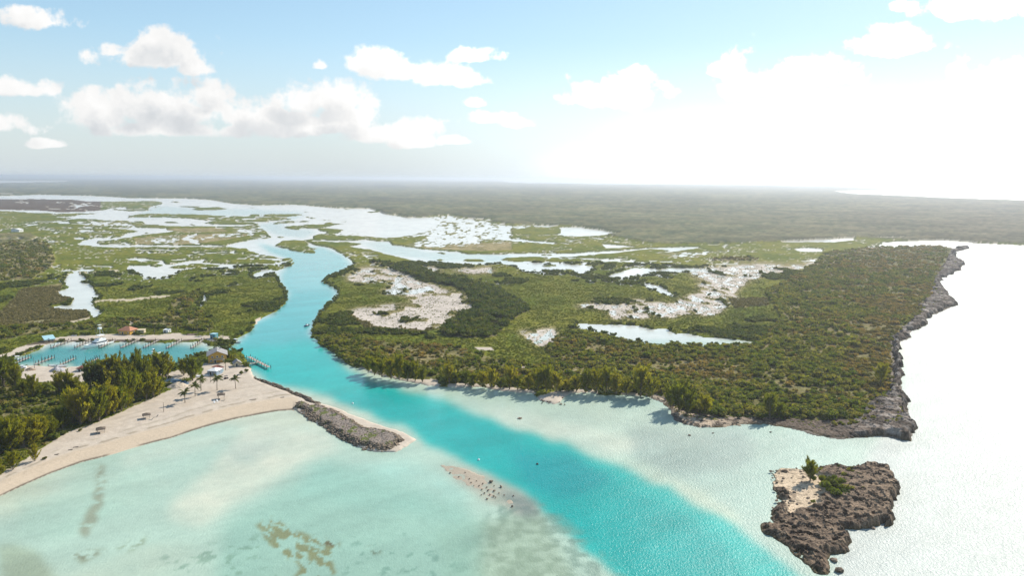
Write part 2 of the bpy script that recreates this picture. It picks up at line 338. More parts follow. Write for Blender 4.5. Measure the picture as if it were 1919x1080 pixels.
FLATS = [  # shallow white mud dotted with dwarf mangrove: outline, how much of it is plants
 (cD((0, 175), (200, 190), (350, 235), (650, 225), (980, 190), (1230, 245), (1640, 262), (1590, 300), (1919, 345), (1919, 560), (1550, 570), (1400, 600), (1000, 625), (800, 690), (420, 670), (330, 640), (500, 590), (700, 500), (300, 505), (0, 540)), 0.42),
 (cC((1000, 245), (1900, 330), (1919, 690), (1400, 640), (1230, 625), (1320, 570), (1000, 540), (1340, 480), (1390, 435), (900, 440), (700, 310)), 0.36),
 (cE((0, 145), (150, 185), (480, 178), (500, 200), (250, 240), (0, 265)), 0.3),
 (cG((0, 520), (160, 465), (400, 480), (700, 480), (1000, 440), (1400, 435), (1250, 480), (1640, 470), (1680, 400), (1880, 355), (1830, 400), (1750, 480), (1400, 570), (1000, 640), (800, 700), (600, 900), (640, 960), (300, 1000), (0, 870), (100, 700), (0, 640)), 0.44),
 (cH((1050, 100), (1200, 40), (1600, 60), (1610, 150), (1500, 200), (1300, 260), (1100, 250), (950, 240)), 0.45),
 (cH((250, 110), (700, 110), (1100, 150), (1000, 300), (450, 310), (380, 230), (100, 190)), 0.62),
 (cK((0, 300), (150, 230), (330, 140), (520, 175), (760, 225), (940, 300), (1300, 400), (1500, 440), (1650, 600), (1690, 660), (1450, 780), (1300, 880), (950, 985), (700, 950), (250, 840), (60, 730), (200, 690), (500, 640), (800, 600), (850, 500), (520, 480), (560, 430), (650, 380), (680, 320), (300, 330), (100, 300)), 0.40),
 (cK((1000, 110), (1200, 130), (1350, 200), (1250, 235), (1100, 165)), 0.5), (cK((1420, 190), (1500, 160), (1890, 140), (1890, 210), (1600, 222)), 0.5),
 (cF((1100, 300), (1500, 260), (1919, 240), (1919, 300), (1400, 320)), 0.55), (cG((0, 250), (350, 235), (600, 245), (350, 290), (0, 305)), 0.55),
 (cB((250, 740), (450, 680), (800, 670), (700, 740), (500, 780)), 0.55), (cB((1200, 690), (1400, 640), (1600, 600), (1750, 640), (1500, 700)), 0.6), (cM((1640, 640), (1919, 630), (1919, 720), (1780, 770)), 0.5),
 (cB((320, 200), (560, 190), (900, 240), (560, 290), (300, 285)), 0.3), (cA((1150, 440), (1919, 455), (1919, 520), (1300, 505)), 0.6), (cB((0, 470), (240, 490), (500, 520), (0, 530)), 0.55),
 (cJ((250, 850), (400, 800), (700, 800), (600, 840), (400, 865)), 0.4), (cB((1480, 540), (1800, 570), (1919, 600), (1900, 650), (1700, 610), (1550, 560)), 0.35)]
TAN = [cJ((0, 720), (300, 430), (600, 370), (800, 345), (750, 500), (930, 560), (600, 650), (1100, 700), (1150, 790), (900, 850), (700, 960), (0, 1000), (-700, 1000), (-700, 900)),
 cB((100, 700), (600, 660), (1000, 640), (1500, 620), (1900, 640), (1500, 720), (1000, 790), (100, 790)), cB((300, 560), (1400, 540), (1500, 600), (900, 620)), cH((1550, 110), (1919, 100), (1919, 170), (1600, 200)),
 cM((350, 520), (600, 560), (1000, 640), (900, 670), (500, 620)), cD((1000, 620), (1500, 610), (1919, 590), (1919, 720), (1400, 740), (700, 700), (400, 660), (800, 640))]
PLAIN = [(-9500, 250), (9500, 250), (9500, 760), (2700, 490), (1919, 459), (1700, 452), (1600, 447)] + cG((1919, 95), (1320, 115), (700, 145), (0, 155)) + cF((1340, 165), (850, 130), (300, 20)) + \
    cE((1800, 310), (1540, 255), (1100, 200), (880, 190), (480, 175), (150, 180)) + cD((1919, 335), (1600, 290), (1640, 255), (1230, 235), (980, 185), (650, 215), (350, 225), (0, 170)) + \
    cC((1850, 295), (1700, 245), (1200, 240), (1050, 225), (600, 185)) + cB((1919, 195), (1530, 165), (1250, 115), (800, 90), (500, 90)) + cA((1919, 85), (1540, 60), (1000, 45), (600, 35), (0, 55)) + [(-9500, 366)]
SCRUB = [
 [(598, 640), (640, 630), (700, 640), (760, 648), (850, 652), (930, 676), (1000, 690), (1030, 672), (1020, 640), (1080, 625), (1150, 640), (1250, 652), (1400, 655), (1440, 625), (1462, 600), (1455, 575), (1435, 550),
  (1480, 525), (1525, 500), (1545, 478), (1620, 468), (1760, 464), (1782, 470), (1776, 486), (1766, 505), (1750, 530), (1748, 560), (1722, 590), (1686, 625), (1668, 640), (1670, 690), (1666, 735), (1650, 775), (1600, 794), (1500, 785),
  (1400, 785), (1330, 780), (1290, 772), (1262, 755), (1235, 742), (1100, 731), (1000, 727), (850, 717), (780, 712), (720, 700), (660, 685), (630, 665)],
 cM((520, 130), (700, 150), (900, 180), (1200, 260), (1450, 310), (1600, 390), (1730, 490), (1600, 560), (1550, 620), (1480, 690), (1250, 710), (1090, 680), (1090, 620), (1200, 540), (1320, 480), (1280, 380), (1200, 330), (900, 250), (650, 170)),
 [(-400, 470), (0, 440), (60, 440), (90, 460), (105, 490), (95, 505), (60, 525), (0, 530), (-400, 560)],
 cG((220, 390), (300, 365), (950, 380), (1000, 405), (800, 425), (250, 410)),
 [(-500, 740), (0, 722), (100, 735), (200, 720), (300, 700), (320, 720), (300, 742), (240, 768), (130, 812), (60, 850), (0, 890), (-500, 1100)],
 [(-300, 655), (0, 640), (60, 630), (110, 622), (160, 620), (200, 618), (270, 612), (330, 615), (390, 625), (400, 618), (360, 570), (380, 545), (330, 560), (300, 600), (200, 605), (100, 612), (0, 615), (-300, 640)]]
SAND = [
 [(-700, 1240), (0, 893), (20, 880), (50, 862), (75, 845), (95, 832), (130, 814), (160, 802), (200, 788), (240, 770), (280, 752), (310, 739), (330, 730), (345, 722), (365, 712), (390, 700), (380, 690), (425, 684), (440, 686), (460, 684),
  (474, 696), (482, 713), (505, 724), (560, 752), (610, 756), (690, 784), (760, 810), (790, 826), (765, 838), (740, 849), (640, 820), (565, 780)] + BEACH_SHORE,
 c1((-400, 620), (0, 555), (130, 515), (330, 425), (530, 385), (700, 345), (1000, 318), (1400, 318), (1917, 303)) + c2((0, 225), (400, 230), (900, 245), (1000, 255), (1200, 265), (1220, 300), (1000, 330), (850, 310)) + c1((1917, 395), (1300, 393), (700, 385), (500, 445), (130, 600), (0, 610), (-400, 700)),
 c1((60, 690), (900, 690), (1000, 690), (1300, 700), (1400, 780), (1250, 840), (900, 900), (550, 880), (200, 870), (-100, 850)),
 c2((110, 840), (520, 750), (700, 800), (760, 860), (560, 900), (350, 930), (100, 900)), c2((780, 660), (1200, 640), (1300, 720), (1180, 800), (800, 860)),
 cr(580, 600, 6.854, [(560, 605), (850, 630), (1000, 720), (1200, 760), (1400, 785), (1690, 785), (1690, 900), (1300, 890), (1000, 850), (850, 750), (650, 690)]),
 cr(840, 640, 6.854, [(0, 550), (450, 565), (900, 615), (1110, 635), (1110, 700), (300, 670), (0, 610)]), cr(840, 640, 6.854, [(1100, 740), (1470, 630), (1950, 630), (1950, 710), (1500, 720), (1530, 850), (1450, 890), (1200, 800)]),
 cr(1180, 720, 6.854, [(-100, 130), (200, 140), (480, 260), (480, 400), (200, 260), (-100, 180)]), [(480, 600), (490, 597), (487, 607), (480, 610)], cM((1300, 770), (1450, 770), (1480, 800), (1350, 795)),
 [(1070, 697), (1090, 697), (1088, 703), (1072, 703)], [(1100, 698), (1112, 695), (1108, 706)], [(960, 690), (1010, 690), (990, 694)], cJ((1560, 840), (1690, 845), (1660, 880), (1600, 870)), c7((700, 200), (720, 200), (720, 210)),
]
BAR = cr(800, 760, 3.375, [(60, 370), (180, 380), (300, 425), (430, 478), (520, 555), (560, 625), (470, 640), (400, 612), (300, 545), (150, 460)])
TRACKS = [cJ((970, 228), (1200, 215), (1480, 190)), cJ((1150, 600), (1300, 578), (1600, 570), (1890, 542)) + cI((350, 500), (550, 492)), cJ((800, 890), (900, 840), (1150, 785))]
ROCKEDGE = HEADLAND

# ------------------------------------------------------------------ lattice following the view's resolution
def lattice(xin, rows):
    xs = np.concatenate([[-9000, -5000, -3000, -2000, -1400, -1000, -700, -480, -320, -200, -130, -90], np.arange(-60, 1981, xin), [2010, 2050, 2120, 2220, 2380, 2600, 3000, 3800, 5500, 9000]])
    X, V = np.meshgrid(xs, rows)
    Y = YH + (X - W / 2) * math.tan(ROLL) + V
    wx, wy = gp(X, Y); wx = np.clip(wx, -180000.0, 180000.0)
    return xs, X, Y, wx, wy
ROWS = np.concatenate([[2.4, 2.7, 3.0, 3.4, 3.8, 4.3], np.arange(4.9, 40, 0.7), np.arange(40, 150, 0.8), np.arange(150, 300, 1.25), np.arange(300, 620, 1.5), np.arange(620, 780, 3.2), [800, 840, 900, 1000, 1150, 1400]])
XS, PX, PY, WX, WY = lattice(2.5, ROWS)
PV = np.broadcast_to(ROWS[:, None], PX.shape)
nz = lambda s, k, o=3: fbm(WX / s, WY / s, k, o) - 0.5
amp = np.clip(PV / 110, 0.25, 2.6)
jx = PX + amp * 3.2 * nz(14, 3) + amp * 2.0 * nz(4.0, 4)
jy = PY + amp * 2.0 * nz(14, 5) + amp * 1.2 * nz(4.0, 6)
def M_(poly): return inpoly(poly, jx, jy)
land = M_(LAND)
for p in WATER: land &= ~M_(p)
for p in ISLES: land |= M_(p)
jfx = jx + amp * 9 * (fbm(WX / 22, WY / 40, 51, 4) - 0.5) * 2; jfy = jy + amp * 4.5 * (fbm(WX / 22, WY / 40, 55, 4) - 0.5) * 2
flat = np.zeros(PX.shape); flatd = np.ones(PX.shape)
for p, d in FLATS:
    m = inpoly(p, jfx, jfy); flat = np.maximum(flat, m); flatd = np.where(m, d, flatd)
flat_soft = blur(flat, 9)
grain = fbm(WX / 1.7, WY / 4.0, 31, 3)
grain_far = fbm(PX / 5.0, PV / 1.6, 33, 3)
gmix = np.where(PV > 170, grain, grain_far)
gmix = (gmix - 0.5) * 1.9 + 0.5
dots = gmix < (flatd - 0.26 * (PV > 170) + (1 - flat_soft) * 0.75)
mudn = (PV > 150) & (flat > 0) & land                     # near pans: bare mud with shallow pools instead of dots
pools = (fbm(WX / 5.0, WY / 11.0, 37, 4) < 0.40 - 0.30 * (1 - flat_soft)) & (PX > 900)
land = np.where((flat > 0) & land, np.where(mudn, ~pools, dots), land)
gate = (fbm(PX / 130, PV / 16, 143, 3) > 0.46) & (PV > 36) & (PV < 200)
thread = (np.abs(fbm(PX / 48 + 2 * (n_w := fbm(PX / 30, PV / 8, 147, 2)), PV / 5.5, 145, 3) - 0.5) < 0.016 + 0.012 * n_w) & gate & ~inpoly(PLAIN, PX, PY) & ~inpoly(SCRUB[0], PX, PY)
land = land & ~thread
isl = (flat > 0) & (PV > 150) & (fbm(WX / 11, WY / 20, 149, 3) > 0.64); land = land | isl
bar = M_(BAR); land = land | bar
code = np.where(land, 2, 0)                       # 0 water 1 plain 2 mangrove 3 scrub 4 sand 6 dotted flat 7 tan grass
code[land & M_(PLAIN)] = 1
for p in TAN: code[land & M_(p)] = 7
for p in SCRUB: code[land & M_(p)] = 3
for p in SAND: code[land & M_(p)] = 4
code[bar] = 4
code[land & (flat > 0) & ~isl] = 6
rim = segdist(HEADLAND, PX, PY, False) < np.interp(PY, [460, 560, 640, 760, 830], [8, 18, 20, 26, 22]) * np.where(PX < 1560, 0.45, 1.0)
rim = rim & land & ~M_(SCRUB[0]) & (PX > 1200); code[rim] = 5
bkw = land & inpoly(c6((250, 300), (600, 300), (1700, 700), (1500, 950), (1000, 900), (300, 450)), PX, PY) & (code != 4); code[bkw] = 4
code[land & inpoly([(478, 700), (620, 752), (620, 775), (545, 775), (500, 735)], PX, PY)] = 4
trk = np.zeros(PX.shape, bool)
for t in TRACKS: trk |= land & (segdist(t, jx, jy, False) < 1.6)
code[trk] = 4
dist = np.hypot(WX, WY)
lm = blur(land, 1)
n_big = fbm(WX / 60, WY / 60, 11, 4); n_mid = fbm(WX / 12, WY / 12, 15, 4); n_sml = fbm(WX / 3.5, WY / 3.5, 19, 3)
n_pix = fbm(PX / 9, PV / 2.2, 23, 4)
far = sst(dist, 700, 1100)
hgt = np.select([code == 1, code == 2, code == 3, code == 4, code == 6, code == 7, code == 5],
  [2.5 + 3.0 * n_mid + 2.5 * n_pix, 0.45 + far * (0.3 + 1.3 * n_mid) + 0.3 * n_sml, 0.9 + far * (1.0 + 3.5 * n_mid), 0.55 + 0.25 * n_sml, np.where(mudn, 0.06, 0.12 + far * 0.5 * n_sml), 0.3 + far * 0.5 * n_mid, 0.25 + 0 * n_mid], -1.2)
hills = (code == 1) * sst(dist, 9000, 16000) * (6 + 30 * fbm(PX / 130, PV * 0 + 3, 41, 4) ** 2)
hgt = blur(hgt, 1)
hgt = np.where(code == 4, np.minimum(hgt, 0.08 + 0.55 * sst(blur(lm, 6), 0.45, 1.0) + 0.1 * n_sml), hgt)
hgt = hgt + hills
sgn = np.where(inpoly(LAND, PX, PY), 1.0, -1.0); bsd = segdist(BEACH_SHORE[:-1], PX, PY, False) * sgn
nb = (np.abs(bsd) < 16) & (PX < 552) & (PX > -300)
hgt = np.where(nb, np.clip(0.045 * bsd, -0.7, 0.7) + 0.02 * n_sml, hgt); code[nb & (bsd > 0)] = 4
hgt[bar] = (0.30 * (n_sml * 0.6 + n_mid * 0.4) - 0.215 + 0.05 * blur(bar, 4))[bar]
hgt = np.where(nb | bar, hgt, np.where(land, np.maximum(hgt, 0.03), np.minimum(hgt, -0.05) - 0.6 * (1 - lm)))
PAL = {1: ((0.050, 0.064, 0.028), (0.135, 0.125, 0.062)), 2: ((0.080, 0.104, 0.010), (0.150, 0.146, 0.020)), 3: ((0.085, 0.090, 0.026), (0.20, 0.165, 0.08)),
       4: ((0.42, 0.355, 0.285), (0.49, 0.425, 0.35)), 5: ((0.10, 0.085, 0.07), (0.26, 0.22, 0.18)), 6: ((0.11, 0.12, 0.045), (0.20, 0.185, 0.085)), 7: ((0.14, 0.125, 0.045), (0.27, 0.22, 0.11)), 0: ((0.5, 0.45, 0.35), (0.5, 0.45, 0.35))}
mixv = np.clip(0.5 + 1.3 * (n_big - 0.5) + 0.9 * (n_mid - 0.5) + 1.5 * (n_pix - 0.5), 0, 1)[..., None]
C3 = np.zeros(PX.shape + (3,))
for k, (a, b) in PAL.items():
    m = code == k
    C3[m] = (np.array(a) * (1 - mixv) + np.array(b) * mixv)[m]
brown = M_(ISLES[0]) & (PX < 190)
fr = blur(land, 3); fringe = (sst(fr, 0.97, 0.75) * (code == 2) * far)[..., None]
C3 = C3 * (1 - 0.6 * fringe) + np.array((0.045, 0.065, 0.022)) * 0.6 * fringe
spk = ((fbm(PX / 5.0, PV / 1.0, 47, 3) > 0.71) & (fbm(PX / 60, PV / 9, 49, 3) > 0.5) & np.isin(code, (2, 7)) & (far > 0.2))
C3[spk] = np.array((0.36, 0.33, 0.26))
skirt = (blur(flat * (PV > 140), 16) * (code == 2))[..., None]; skirt = np.clip(skirt * 2.2 * (0.4 + n_mid[..., None]), 0, 0.85)
C3 = C3 * (1 - skirt) + np.array((0.24, 0.20, 0.10)) * skirt
mudc = np.array((0.46, 0.405, 0.35)) * (0.78 + 0.45 * n_mid[..., None])
me_ = (mudn & (code == 6)) [..., None] * np.clip(sst(flat_soft, 0.38, 0.80) * (0.55 + 0.9 * (fbm(WX / 3, WY / 6, 39, 3)) ) , 0, 1)[..., None]
C3 = C3 * (1 - me_) + mudc * me_
C3[brown & (code == 2)] = np.array((0.085, 0.06, 0.04)) * (0.8 + 0.5 * n_pix[..., None][brown & (code == 2)])
C3[trk] = (0.42, 0.36, 0.26)
C3[code == 1] *= (0.55 + 0.95 * fbm(PX / 80, PV / 4.5, 151, 4)[..., None])[code == 1]
eastb = sst(PX, 1250, 1900) * (code == 1)
C3 = C3 * (1 - eastb[..., None] * 0.5) + C3.mean(-1, keepdims=True) * np.array((1.25, 1.0, 0.75)) * eastb[..., None] * 0.5
# beach: damp tan band at the water, weed lines
bs = segdist(BEACH_SHORE[:-1], PX, PY, False) + 1.2 * (n_sml - 0.5)
def tint(m, c):
    global C3
    m = (m * (code == 4))[..., None]; C3 = C3 * (1 - m) + np.array(c) * m
onb = (PX < 560) * 1.0
tint(sst(bs, 25, 19) * onb, (0.46, 0.375, 0.28))
tint(sst(np.abs(bs - 52 - 10 * (n_big - 0.5)), 2.4, 0.8) * sst(n_mid, 0.3, 0.6) * 0.28 * onb, (0.24, 0.20, 0.16))
tint(sst(np.abs(bs - 60 - 10 * (n_big - 0.5)), 2.4, 0.8) * sst(n_mid, 0.35, 0.6) * 0.25 * onb, (0.24, 0.20, 0.16))
tint(sst(n_sml * 0.5 + n_mid * 0.5, 0.5, 0.75) * 0.35 * sst(bs, 24, 34), (0.33, 0.28, 0.235))
tint(sst(np.abs(bs - 25 - 6 * (n_mid - 0.5)), 2.2, 0.6) * sst(n_sml, 0.40, 0.55) * 0.7 * onb, (0.24, 0.20, 0.14))
tint(sst(np.abs(bs - 33 - 9 * (n_mid - 0.5)), 1.8, 0.4) * sst(n_sml, 0.46, 0.60) * 0.5 * onb, (0.28, 0.24, 0.17))
tint(sst(bs, 3.6, 1.4) * sst(fbm(WX / 24, WY / 24, 61, 2), 0.47, 0.56) * 0.8 * onb, (0.07, 0.06, 0.045))
drk = sst(segdist(c1((330, 425), (600, 400), (1917, 392)) + c2((500, 335), (850, 320)), PX, PY, False), 4.0, 2.4)
tint(drk, (0.09, 0.07, 0.05)); hgt = np.where((drk > 0.5) & (code == 4), np.maximum(hgt, 0.5), hgt)
C3[bar] = np.array((0.33, 0.285, 0.225)) * (0.85 + 0.3 * n_sml[..., None][bar])

def grid_mesh(name, wx, wy, z, colr, keep=None, extra=None):
    R, Cn = wx.shape
    idx = np.arange(R * Cn).reshape(R, Cn)
    f = np.stack([idx[1:, :-1], idx[1:, 1:], idx[:-1, 1:], idx[:-1, :-1]], -1).reshape(-1, 4)
    if keep is not None:
        f = f[keep.reshape(-1)]
    used = np.unique(f); remap = np.full(R * Cn, -1); remap[used] = np.arange(len(used)); f = remap[f]
    co = np.stack([wx, wy, z], -1).reshape(-1, 3)[used]
    me = bpy.data.meshes.new(name)
    me.vertices.add(len(co)); me.vertices.foreach_set('co', co.astype(np.float32).ravel())
    me.loops.add(f.size); me.loops.foreach_set('vertex_index', f.astype(np.int32).ravel())
    me.polygons.add(len(f)); me.polygons.foreach_set('loop_start', np.arange(0, f.size, 4, dtype=np.int32))
    me.update(calc_edges=True)
    at = me.attributes.new('Col', 'FLOAT_COLOR', 'POINT')
    cc = np.ones((len(co), 4), np.float32); cc[:, :3] = colr.reshape(-1, 3)[used]
    at.data.foreach_set('color', cc.ravel())
    for k, v in (extra or {}).items():
        a = me.attributes.new(k, 'FLOAT', 'POINT'); a.data.foreach_set('value', v.reshape(-1)[used].astype(np.float32))
    me.polygons.foreach_set('use_smooth', np.ones(len(f), bool))
    return me
def link(name, me, parent=None, **props):
    o = bpy.data.objects.new(name, me); col.objects.link(o)
    if parent is not None: o.parent = parent
    for k, v in props.items(): o[k] = v
    return o

def new_mat(name):
    m = bpy.data.materials.new(name); m.use_nodes = True
    n = NT(m.node_tree); n.n.clear()
    b = n.add('ShaderNodeBsdfPrincipled'); o = n.add('ShaderNodeOutputMaterial')
    n.l.new(b.outputs[0], o.inputs[0])
    return m, n, b
def pos(n): return n.add('ShaderNodeNewGeometry').outputs['Position']
def bump(n, b, h, strength, dist):
    k = n.add('ShaderNodeBump'); k.inputs['Strength'].default_value = strength; k.inputs['Distance'].default_value = dist
    n.put(k.inputs['Height'], h); n.l.new(k.outputs[0], b.inputs['Normal'])

m_ground, n, b = new_mat('ground')
at = n.add('ShaderNodeAttribute', attribute_name='Col').outputs['Color']
p = pos(n)
a1 = n.noise(p, 0.9, 4, 0.65); a2 = n.noise(p, 0.16, 4, 0.6)
f = n.math('ADD', n.math('MULTIPLY', a1, 0.75), n.math('MULTIPLY', a2, 0.55))
veg = n.add('ShaderNodeAttribute', attribute_name='veg').outputs['Fac']
sand_f = n.ramp(f, 0.2, 1.0, 0.88, 1.12); veg_f = n.ramp(f, 0.35, 0.95, 0.45, 1.6)
k = n.add('ShaderNodeMix'); n.put(k.inputs[0], veg); n.put(k.inputs[2], sand_f); n.put(k.inputs[3], veg_f)
n.put(b.inputs['Base Color'], n.vec('SCALE', at, k.outputs[0]))
b.inputs['Roughness'].default_value = 0.95; b.inputs['Specular IOR Level'].default_value = 0.02
bump(n, b, f, 0.6, 0.35)
keep = np.maximum(np.maximum(hgt[1:, :-1], hgt[1:, 1:]), np.maximum(hgt[:-1, 1:], hgt[:-1, :-1])) > -0.25
vegatt = np.isin(code, (1, 2, 3, 6, 7)).astype(float) * np.where(mudn, 0.35, 1.0)
me = grid_mesh('ground', WX, WY, hgt, C3, keep, {'veg': vegatt}); me.materials.append(m_ground)
link('ground', me, kind='structure', label='low mangrove flats, scrub plain and sandy shores')

# ------------------------------------------------------------------ the sea and every creek: one water sheet
SROWS = np.concatenate([[1.2, 1.6, 2.0, 2.4, 3, 4, 5, 6, 7, 9, 11, 13, 16, 20, 25, 30], np.arange(34, 150, 1.6), np.arange(150, 300, 2.6), np.arange(300, 790, 3.4), [810, 850, 900, 1000, 1150, 1400, 1900, 2600]])
sx, SX, SY, SWX, SWY = lattice(4.0, SROWS)
SV = np.broadcast_to(SROWS[:, None], SX.shape)
def srgb(r, g, b): return np.array([((c / 255 + 0.055) / 1.055) ** 2.4 if c > 10 else c / 3294.6 for c in (r, g, b)])
s_big = fbm(SWX / 45, SWY / 45, 71, 4); s_mid = fbm(SWX / 11, SWY / 11, 75, 4); s_sml = fbm(SWX / 2.6, SWY / 2.6, 79, 3); s_low = fbm(SWX / 110, SWY / 110, 83, 3)
wxp = SX + 26 * (s_mid - 0.5) * np.clip(SV / 500, 0.05, 1); wyp = SY + 22 * (fbm(SWX / 11, SWY / 11, 91, 4) - 0.5) * np.clip(SV / 500, 0.05, 1)
SC = np.zeros(SX.shape + (3,)) + np.array((0.54, 0.68, 0.58))
def paint(poly, color, nb, a=1.0, tex=None):
    global SC
    m = blur(inpoly(poly, wxp, wyp), nb) * a
    if tex is not None: m = m * tex
    SC = SC * (1 - m[..., None]) + np.array(color) * m[..., None]
# sandy shallows in cream and mint; glare painted over the right sea
sm = sst(s_low * 0.6 + s_big * 0.4, 0.36, 0.58)[..., None]
SC = SC * (1 - sm) + np.array((0.69, 0.71, 0.57)) * sm
paint([(1100, 700), (2700, 700), (2700, 1700), (1500, 1700), (1380, 960), (1200, 860)], (0.46, 0.60, 0.54), 14, 0.9)
paint([(1700, 330), (9500, 330), (9500, 2600), (1500, 2600), (1560, 1080), (1640, 830), (1700, 700), (1690, 600)], (0.57, 0.60, 0.59), 10)  # sun glare on the right sea whitened into its colour
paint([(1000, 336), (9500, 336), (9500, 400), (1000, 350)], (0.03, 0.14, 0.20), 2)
paint([(850, 740), (1260, 770), (1350, 830), (1150, 860), (980, 800)], (0.60, 0.70, 0.61), 12, 0.8)
paint([(1180, 800), (1400, 805), (1420, 870), (1300, 900), (1180, 860)], (0.33, 0.40, 0.38), 14, 0.6)
# creeks and ponds over pale mud
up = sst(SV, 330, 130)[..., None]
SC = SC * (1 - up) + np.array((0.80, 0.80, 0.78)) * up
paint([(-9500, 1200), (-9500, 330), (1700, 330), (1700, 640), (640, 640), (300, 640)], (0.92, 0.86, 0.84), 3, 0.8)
paint([(647, 686), (610, 655), (583, 632), (582, 618), (598, 598), (600, 590), (628, 562), (634, 549), (606, 528), (640, 508), (660, 496), (640, 478), (600, 463), (560, 478), (520, 466), (480, 452), (500, 470), (545, 486), (548, 496), (525, 516), (540, 555), (515, 585), (480, 606),
  (445, 640), (400, 660), (470, 690), (520, 725)], (0.03, 0.47, 0.49), 5, 0.95)
paint([(500, 470), (545, 486), (548, 496), (525, 516), (540, 545), (632, 545), (606, 528), (660, 496), (600, 463), (520, 466)], (0.20, 0.56, 0.58), 9, 0.85)
paint(cC((20, 490), (500, 430), (700, 380), (700, 300), (0, 260), (-800, 250), (-1500, 200), (-1900, 400), (0, 350), (480, 385), (400, 540), (800, 560), (900, 600), (700, 690), (300, 640), (110, 560)), (0.36, 0.56, 0.56), 4, 0.75)
paint(cC((1500, 750), (1919, 745)) + cD((700, 740), (1919, 790), (1919, 900), (900, 890), (200, 800), (0, 760)), (0.45, 0.60, 0.58), 4, 0.8)
paint(c1((200, 610), (600, 440), (1917, 420)) + [(390, 650), (395, 656), (340, 684), (30, 684)], (0.04, 0.33, 0.34), 2)
# the deep tidal channel
DEEP = [(440, 655), (500, 716), (600, 744), (680, 770), (760, 803), (800, 828), (850, 856), (900, 884), (950, 918), (1000, 952), (1060, 1000), (1130, 1062), (1300, 1260), (1500, 1500), (1900, 1500), (1560, 1130), (1470, 1060), (1380, 985), (1250, 918),
  (1150, 872), (1080, 842), (1000, 812), (940, 792), (880, 770), (830, 750), (780, 735), (700, 712), (650, 690), (610, 660), (585, 640), (560, 640)]
paint(DEEP, (0.0, 0.50, 0.47), 7, 0.98)
paint([(600, 740), (760, 792), (900, 872), (1000, 940), (1130, 1040), (1300, 1200), (1500, 1250), (1350, 1010), (1200, 920), (1080, 860), (960, 812), (850, 775), (720, 735)], (0.0, 0.43, 0.42), 9, 0.9)
paint([(960, 850), (1060, 850), (1150, 900), (1060, 940), (980, 900)], (0.0, 0.30, 0.35), 12, 0.6)
paint([(480, 712), (560, 742), (680, 785), (790, 830), (800, 838), (700, 800), (600, 770), (500, 730)], (0.62, 0.60, 0.48), 2, 0.75)
for q, _d in (FLATS[3], FLATS[4], FLATS[5], FLATS[6]): paint(q, (0.90, 0.82, 0.78), 3, 0.85)
paint(WATER[-3], (0.9, 0.86, 0.86), 1, 0.8)
paint([(820, 868), (860, 872), (900, 885), (945, 902), (985, 925), (1015, 965), (960, 970), (900, 935), (860, 905), (830, 890)], (0.52, 0.47, 0.38), 6, 0.85)
paint([(480, 795), (600, 805), (640, 845), (560, 872), (470, 930), (370, 985), (300, 965), (380, 890), (420, 850)], (0.86, 0.82, 0.68), 13, 0.75, 0.5 + s_mid)
paint([(230, 850), (420, 805), (420, 830), (240, 880)], (0.74, 0.80, 0.68), 10, 0.6)
paint([(580, 880), (760, 860), (880, 920), (860, 980), (700, 960), (560, 930)], (0.44, 0.69, 0.61), 14, 0.7, 0.4 + s_mid)
paint([(40, 940), (260, 880), (300, 920), (150, 1000), (30, 1010)], (0.50, 0.68, 0.57), 14, 0.6, 0.4 + s_mid)
paint([(900, 760), (1060, 790), (1200, 830), (1180, 850), (1050, 820), (940, 790)], (0.80, 0.80, 0.68), 8, 0.6, 0.4 + s_mid)
# seabed marks, and cloud-like shade painted in grey
paint([(940, 930), (1010, 940), (1100, 1010), (1180, 1100), (900, 1140), (850, 1080), (880, 1000)], (0.20, 0.30, 0.24), 12, 0.75, sst(s_sml, 0.25, 0.75))
paint([(820, 990), (1010, 960), (1080, 1090), (840, 1120)], (0.36, 0.42, 0.28), 12, 0.5)
paint([(930, 915), (1000, 940), (1010, 975), (960, 968)], (0.20, 0.22, 0.22), 6, 0.6)
paint([(620, 860), (900, 960), (900, 1120), (400, 1120), (420, 980)], (0.33, 0.55, 0.46), 26, 0.7)
paint([(300, 820), (500, 800), (560, 830), (430, 900), (380, 860)], (0.40, 0.49, 0.42), 14, 0.55, sst(s_big, 0.3, 0.7))  # grey cloud-like shade painted into the water colour
paint([(420, 835), (500, 825), (520, 840), (470, 865), (430, 862)], (0.34, 0.46, 0.43), 12, 0.45)  # middle of the same painted shade
paint([(178, 868), (196, 868), (192, 905), (196, 940), (186, 975), (160, 1008), (154, 985), (176, 945), (178, 905)], (0.34, 0.33, 0.22), 2, 0.8, sst(s_sml * 0.6 + s_mid * 0.4, 0.34, 0.56))
paint([(0, 1020), (80, 1030), (110, 1090), (0, 1100)], (0.34, 0.36, 0.22), 8, 0.6)
paint([(140, 1045), (170, 1035), (205, 1030), (180, 1048), (155, 1058)], (0.24, 0.22, 0.11), 2, 0.8, sst(s_sml, 0.35, 0.6))
paint([(225, 1025), (250, 1010), (285, 1000), (270, 1020), (235, 1035)], (0.24, 0.26, 0.12), 2, 0.7, sst(s_sml, 0.45, 0.6))
grass_t = sst(fbm(SWX / 2.2 + SWY / 3.0, SWY / 5.0 - SWX / 5.0, 95, 4), 0.42, 0.56)
paint([(484, 985), (510, 965), (545, 990), (575, 1000), (605, 1005), (640, 1022), (618, 1045), (625, 1075), (600, 1100), (555, 1120), (545, 1080), (560, 1060), (530, 1035), (505, 1015)], (0.27, 0.25, 0.09), 1, 0.85, grass_t)
paint([(598, 1008), (640, 1020), (625, 1028), (600, 1020)], (0.15, 0.10, 0.04), 1, 0.9, grass_t)
paint([(640, 1020), (760, 1000), (860, 1060), (840, 1120), (640, 1110)], (0.18, 0.34, 0.27), 8, 0.6, sst(s_sml, 0.60, 0.72))
